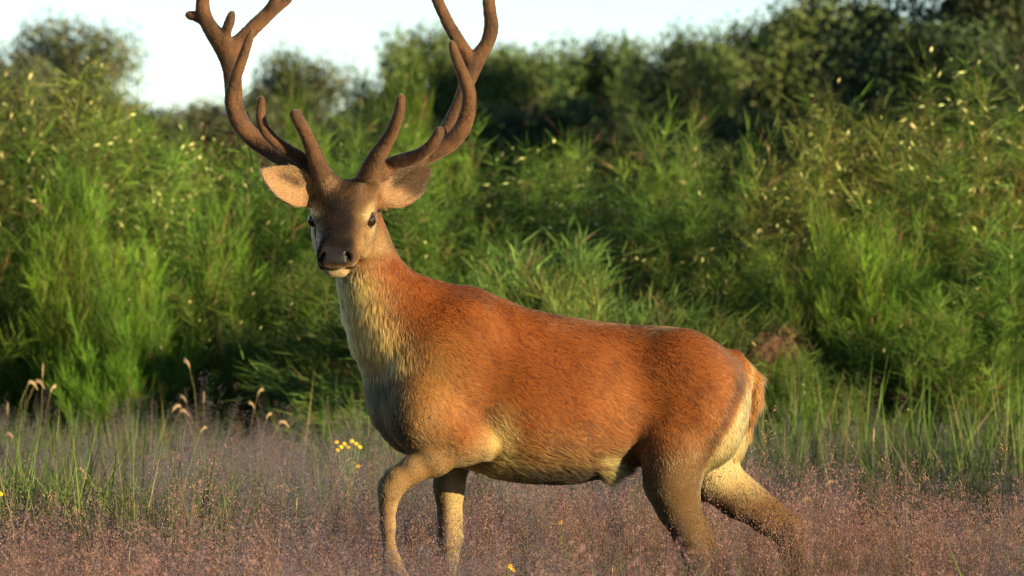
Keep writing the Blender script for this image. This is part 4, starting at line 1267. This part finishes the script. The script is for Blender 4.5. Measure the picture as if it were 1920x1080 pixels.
for (kd, px, py, dy, rz) in (('arch', 1556, 866, 4.5, .2), ('nod', 1512, 898, 4.0, 3.0), ('arch', 1456, 936, 3.2, .4), ('nod', 1826, 930, 3.4, .2), ('nod', 1712, 956, 3.0, .1),
                          ('arch', 1880, 918, 4.2, .3), ('up', 1905, 925, 4.0, 0), ('arch', 1700, 924, 4.0, 2.8), ('nod', 1862, 968, 2.8, .3), ('arch', 1582, 920, 4.0, 2.9), ('arch', 1890, 1000, 1.8, 2.5), ('arch', 1900, 1010, 1.7, .4), ('nod', 1884, 1072, -.6, .5)):
    stalk(kd, px, py, dy, rz, *slab('R', kd))
for (kd, px, py, dy, rz) in (('up', 155, 975, 1.6, 0), ('up', 242, 1000, .6, .2), ('arch', 420, 972, 1.4, .1), ('up', 911, 970, .9, 0), ('up', 1148, 1046, -.8, 0), ('nod', 150, 858, 6, .2), ('up', 556, 930, 2.6, .5)):
    stalk(kd, px, py, dy, rz, *slab('F', kd))
stalk('up', 1638, 800, 5.2, .1, 'tallest upright tan grass stalk with a thick seed head right of the stag', 'seeding stalks right of the stag')

# ------------------------------------------------------------------ yellow ragwort
M_PET = material('ragwort_yellow', (.80, .50, .02), .6, .2)
M_DISC = material('ragwort_disc', (.55, .25, .01), .8, .1)
M_RSTEM = material('ragwort_green', (.12, .16, .06), .7, .2)
def make_flower(R, np_=12):
    V, F = [], []
    for k in range(np_):
        a = 2 * math.pi * k / np_
        c, s = math.cos(a), math.sin(a)
        i = len(V)
        for (rr, w, z) in ((.25, .05, 0), (.65, .15, .06), (1.0, .05, -.04)):
            V += [(R * (rr * c - w * s), R * (rr * s + w * c), R * z), (R * (rr * c + w * s), R * (rr * s - w * c), R * z)]
        F += [(i, i + 1, i + 3, i + 2), (i + 2, i + 3, i + 5, i + 4)]
    pet = mesh_np('ragwort_petals', V, F, M_PET, True)
    dv, df = uv_ball(R * .36, 10, 6)
    dm = mesh_np('ragwort_disc', dv * [1, 1, .5], df, M_DISC, True)
    return pet, dm
PETAL, DISC = make_flower(.0105)
def ragwort(label, base_px, dy, heads, leaves=10):
    b = at(base_px, 0, dy)
    z0 = float(ground_z(b[0], dy)) - .01
    o = empty('ragwort', (b[0], dy, z0))
    bag = Bag(); r = np.random.default_rng(int(base_px) + 5)
    for (px, py) in heads:
        p = at(px, py, dy + r.normal(0, .03)) - [b[0], dy, z0]
        fork = np.array([p[0] * .25, p[1] * .25, p[2] * .6])
        bag.tube([(0, 0, 0), fork * [.4, .4, .6], fork, p * .5 + fork * .5 + [0, 0, .012], p], [.004, .0035, .003, .0022, .0016], (.12, .16, .06), 5)
        fh = link_mesh('flower_head', PETAL, o); fh.location = p
        dv = Vector((r.normal(0, .35) + .35, -.75, .7)).normalized()
        fh.rotation_euler = dv.to_track_quat('Z', 'Y').to_euler()
        ds = link_mesh('flower_disc', DISC, fh)
    me = bag.mesh('ragwort_stem', M_RSTEM, True)
    link_mesh('stem', me, o)
    lb = Bag(); h = at(0, heads[0][1], dy)[2]
    P = np.stack([r.normal(0, .012, leaves * 3), r.normal(0, .012, leaves * 3), r.uniform(.12, .85, leaves * 3) * h], 1)
    lb.leaves(P, r.uniform(.03, .06, leaves * 3), r.uniform(.010, .018, leaves * 3), tinted((.13, .18, .07), leaves * 3, r), r, np.array([0, 0, .5]))
    lf = link_mesh('leaves', lb.mesh('ragwort_leaves', M_GRASS), o); lf['kind'] = 'stuff'
    tag(o, label, 'flower')
ragwort('branching ragwort with a cluster of small yellow flowers left of the stag\'s chest', 652, 7.0,
        [(646, 832), (660, 827), (631, 829), (633, 844), (675, 838), (653, 838), (668, 832), (640, 838)])
ragwort('short ragwort with one yellow flower below the flower cluster', 672, 6.0, [(671, 874)], 5)
ragwort('single yellow flower in the foreground grass under the stag\'s belly', 958, -1.1, [(957, 1062), (962, 1068)], 4)
ragwort('lone yellow flower at the left edge beside the green grass clump', 2, 2.6, [(1, 926)], 4)
ragwort('yellow-green budding sprig in the purple grass under the stag\'s belly', 1052, 1.0, [(1051, 980)], 12)

# ------------------------------------------------------------------ green clumps in the purple grass
CL = [make_blades(421, 300, (.32, .74), (.090, .15, .022), .34, bend=.55, dead=.1), make_blades(422, 200, (.30, .64), (.085, .13, .026), .30, bend=.6, dead=.15)]
for (v, px, dy, s, lab) in ((0, 60, 3.2, 1.15, 'large green grass clump in the purple grass at the left edge'), (1, 135, 4.4, .9, 'green grass clump just right of the large one on the left'),
                            (1, 345, 2.2, .95, 'green grass clump standing in the shaded purple grass left of the stag'), (1, 455, 6.5, 1.0, 'green grass clump behind the shaded purple grass, left of the ragwort'),
                            (0, 250, 9.5, 1.0, 'tall green grass clump at the foot of the feathery broom'), (0, 680, 11, 1.1, 'bright green grass clump behind the stag\'s chest'),
                            (1, 1490, 6.5, 1.2, 'green grass clump just behind the stag\'s trailing hind leg'), (0, 1545, 9, 1.35, 'tall green grass clump behind the stag\'s tail'),
                            (0, 1440, 10, 1.2, 'dark green grass clump close behind the stag\'s tail'), (0, 1760, 6, 1.2, 'green grass clump right of the tall tan stalk'), (0, 1890, 7, 1.4, 'dense green grass clump at the right edge')):
    p = at(px, 0, dy)
    o = empty('grass_clump', (p[0], dy, float(ground_z(p[0], dy))), px)
    o.scale = (s, s, s)
    c = link_mesh('blades', CL[v], o); c['kind'] = 'stuff'
    tag(o, lab, 'grass clump', 'green clumps in the purple grass')

# ------------------------------------------------------------------ brown mound and dark branch heap in the thicket
def make_mound():
    r = np.random.default_rng(55)
    v, fq = uv_ball(1.0, 40, 26)
    nzv = wave_noise(v, 3.2, 31, 4)
    v = v * (1 + .16 * nzv[:, None]) * [.48, .38, .62]
    keepz = v[:, 2]
    v[:, 2] = np.maximum(keepz, -.2)
    m = material('mound_earth', (.16, .09, .05), .95, .05)
    t = nd(m, 'ShaderNodeTexNoise'); t.inputs['Scale'].default_value = 12; t.inputs['Detail'].default_value = 8
    rp = nd(m, 'ShaderNodeValToRGB'); rp.color_ramp.elements[0].position = .3; rp.color_ramp.elements[0].color = (.035, .022, .013, 1)
    rp.color_ramp.elements[1].position = .7; rp.color_ramp.elements[1].color = (.11, .066, .04, 1)
    m.node_tree.links.new(t.outputs['Fac'], rp.inputs['Fac']); m.node_tree.links.new(rp.outputs[0], m.node_tree.nodes['Principled BSDF'].inputs['Base Color'])
    bp = nd(m, 'ShaderNodeBump'); bp.inputs['Strength'].default_value = .9; bp.inputs['Distance'].default_value = .05
    m.node_tree.links.new(t.outputs['Fac'], bp.inputs['Height']); m.node_tree.links.new(bp.outputs[0], m.node_tree.nodes['Principled BSDF'].inputs['Normal'])
    o_me = mesh_np('mound', v, fq, m, True)
    b = Bag(); n = 700
    d = r.normal(size=(n, 3)); d[:, 2] = np.abs(d[:, 2]); d /= np.linalg.norm(d, axis=1)[:, None]
    P = d * [.50, .40, .64]
    t_ = r.normal(size=(n, 3)) * [1, 1, .35] + [.4, 0, -.4]; t_ /= np.linalg.norm(t_, axis=1)[:, None]
    Lg = r.uniform(.06, .20, n)[:, None]
    b.ribbons(P, P + t_ * Lg * .5 + d * .03, P + t_ * Lg, .006, tinted((.10, .068, .035), n, r, .35), r)
    return o_me, b.mesh('mound_litter', M_STEM)
mm, ml = make_mound()
MY = 12.2
p = at(1460, 760, MY)
mo = empty('earth_mound', (p[0], MY, float(ground_z(p[0], MY))))
mo.scale = (.75, .6, (at(0, 622, MY)[2]) / .62)
link_mesh('soil', mm, mo); c = link_mesh('dry_litter', ml, mo); c['kind'] = 'stuff'
tag(mo, 'brown mound of earth and dry stems behind the stag\'s rump', 'mound')

M_DEAD = material('dead_wood', (.028, .019, .014), .95, .05)
hb_ = Bag(); r = np.random.default_rng(77)
hy = 20.6
h0 = at(432, 285, hy)
hz = float(ground_z(h0[0], hy))
for k in range(70):
    a0 = np.array([r.normal(0, .16), r.normal(0, .15), h0[2] - hz + r.normal(-.03, .07)])
    dr = np.array([r.normal(0, .22), r.normal(0, .2), r.normal(0, .10)])
    hb_.tube([a0 - dr * .5, a0 + r.normal(0, .02, 3), a0 + dr * .5], [.014, .010, .004], (.05, .035, .025), 5)
for k in range(4):
    f_ = np.array([r.normal(0, .10), r.normal(0, .1), 0])
    hb_.tube([f_, f_ + [0, 0, (h0[2] - hz) * .5], [f_[0] * 1.6, f_[1], h0[2] - hz]], [.03, .025, .015], (.05, .035, .025), 6)
bo = empty('dead_bush', (h0[0], hy, hz))
link_mesh('branches', hb_.mesh('dead_branches', M_DEAD, True), bo)
tag(bo, 'dark dead branches tangled behind the left-hand antler beam', 'dead bush')

# bare tan stem that stands out in the broom right of the rump
sb_ = Bag()
q0, q1 = at(1642, 800, 12.5), at(1634, 575, 12.5)
so_ = empty('dry_stem', (q0[0], 12.5, float(ground_z(q0[0], 12.5))))
top = q1 - np.array([q0[0], 12.5, 0]) 
sb_.tube([(0, 0, -.02), (.02, 0, top[2] * .4), (top[0] * .5, 0, top[2] * .75), top], [.010, .009, .007, .004], (.24, .15, .07), 6)
link_mesh('stem', sb_.mesh('dry_stem', M_STEM, True), so_)
tag(so_, 'bare tan upright stem in front of the green broom right of the rump', 'stem')
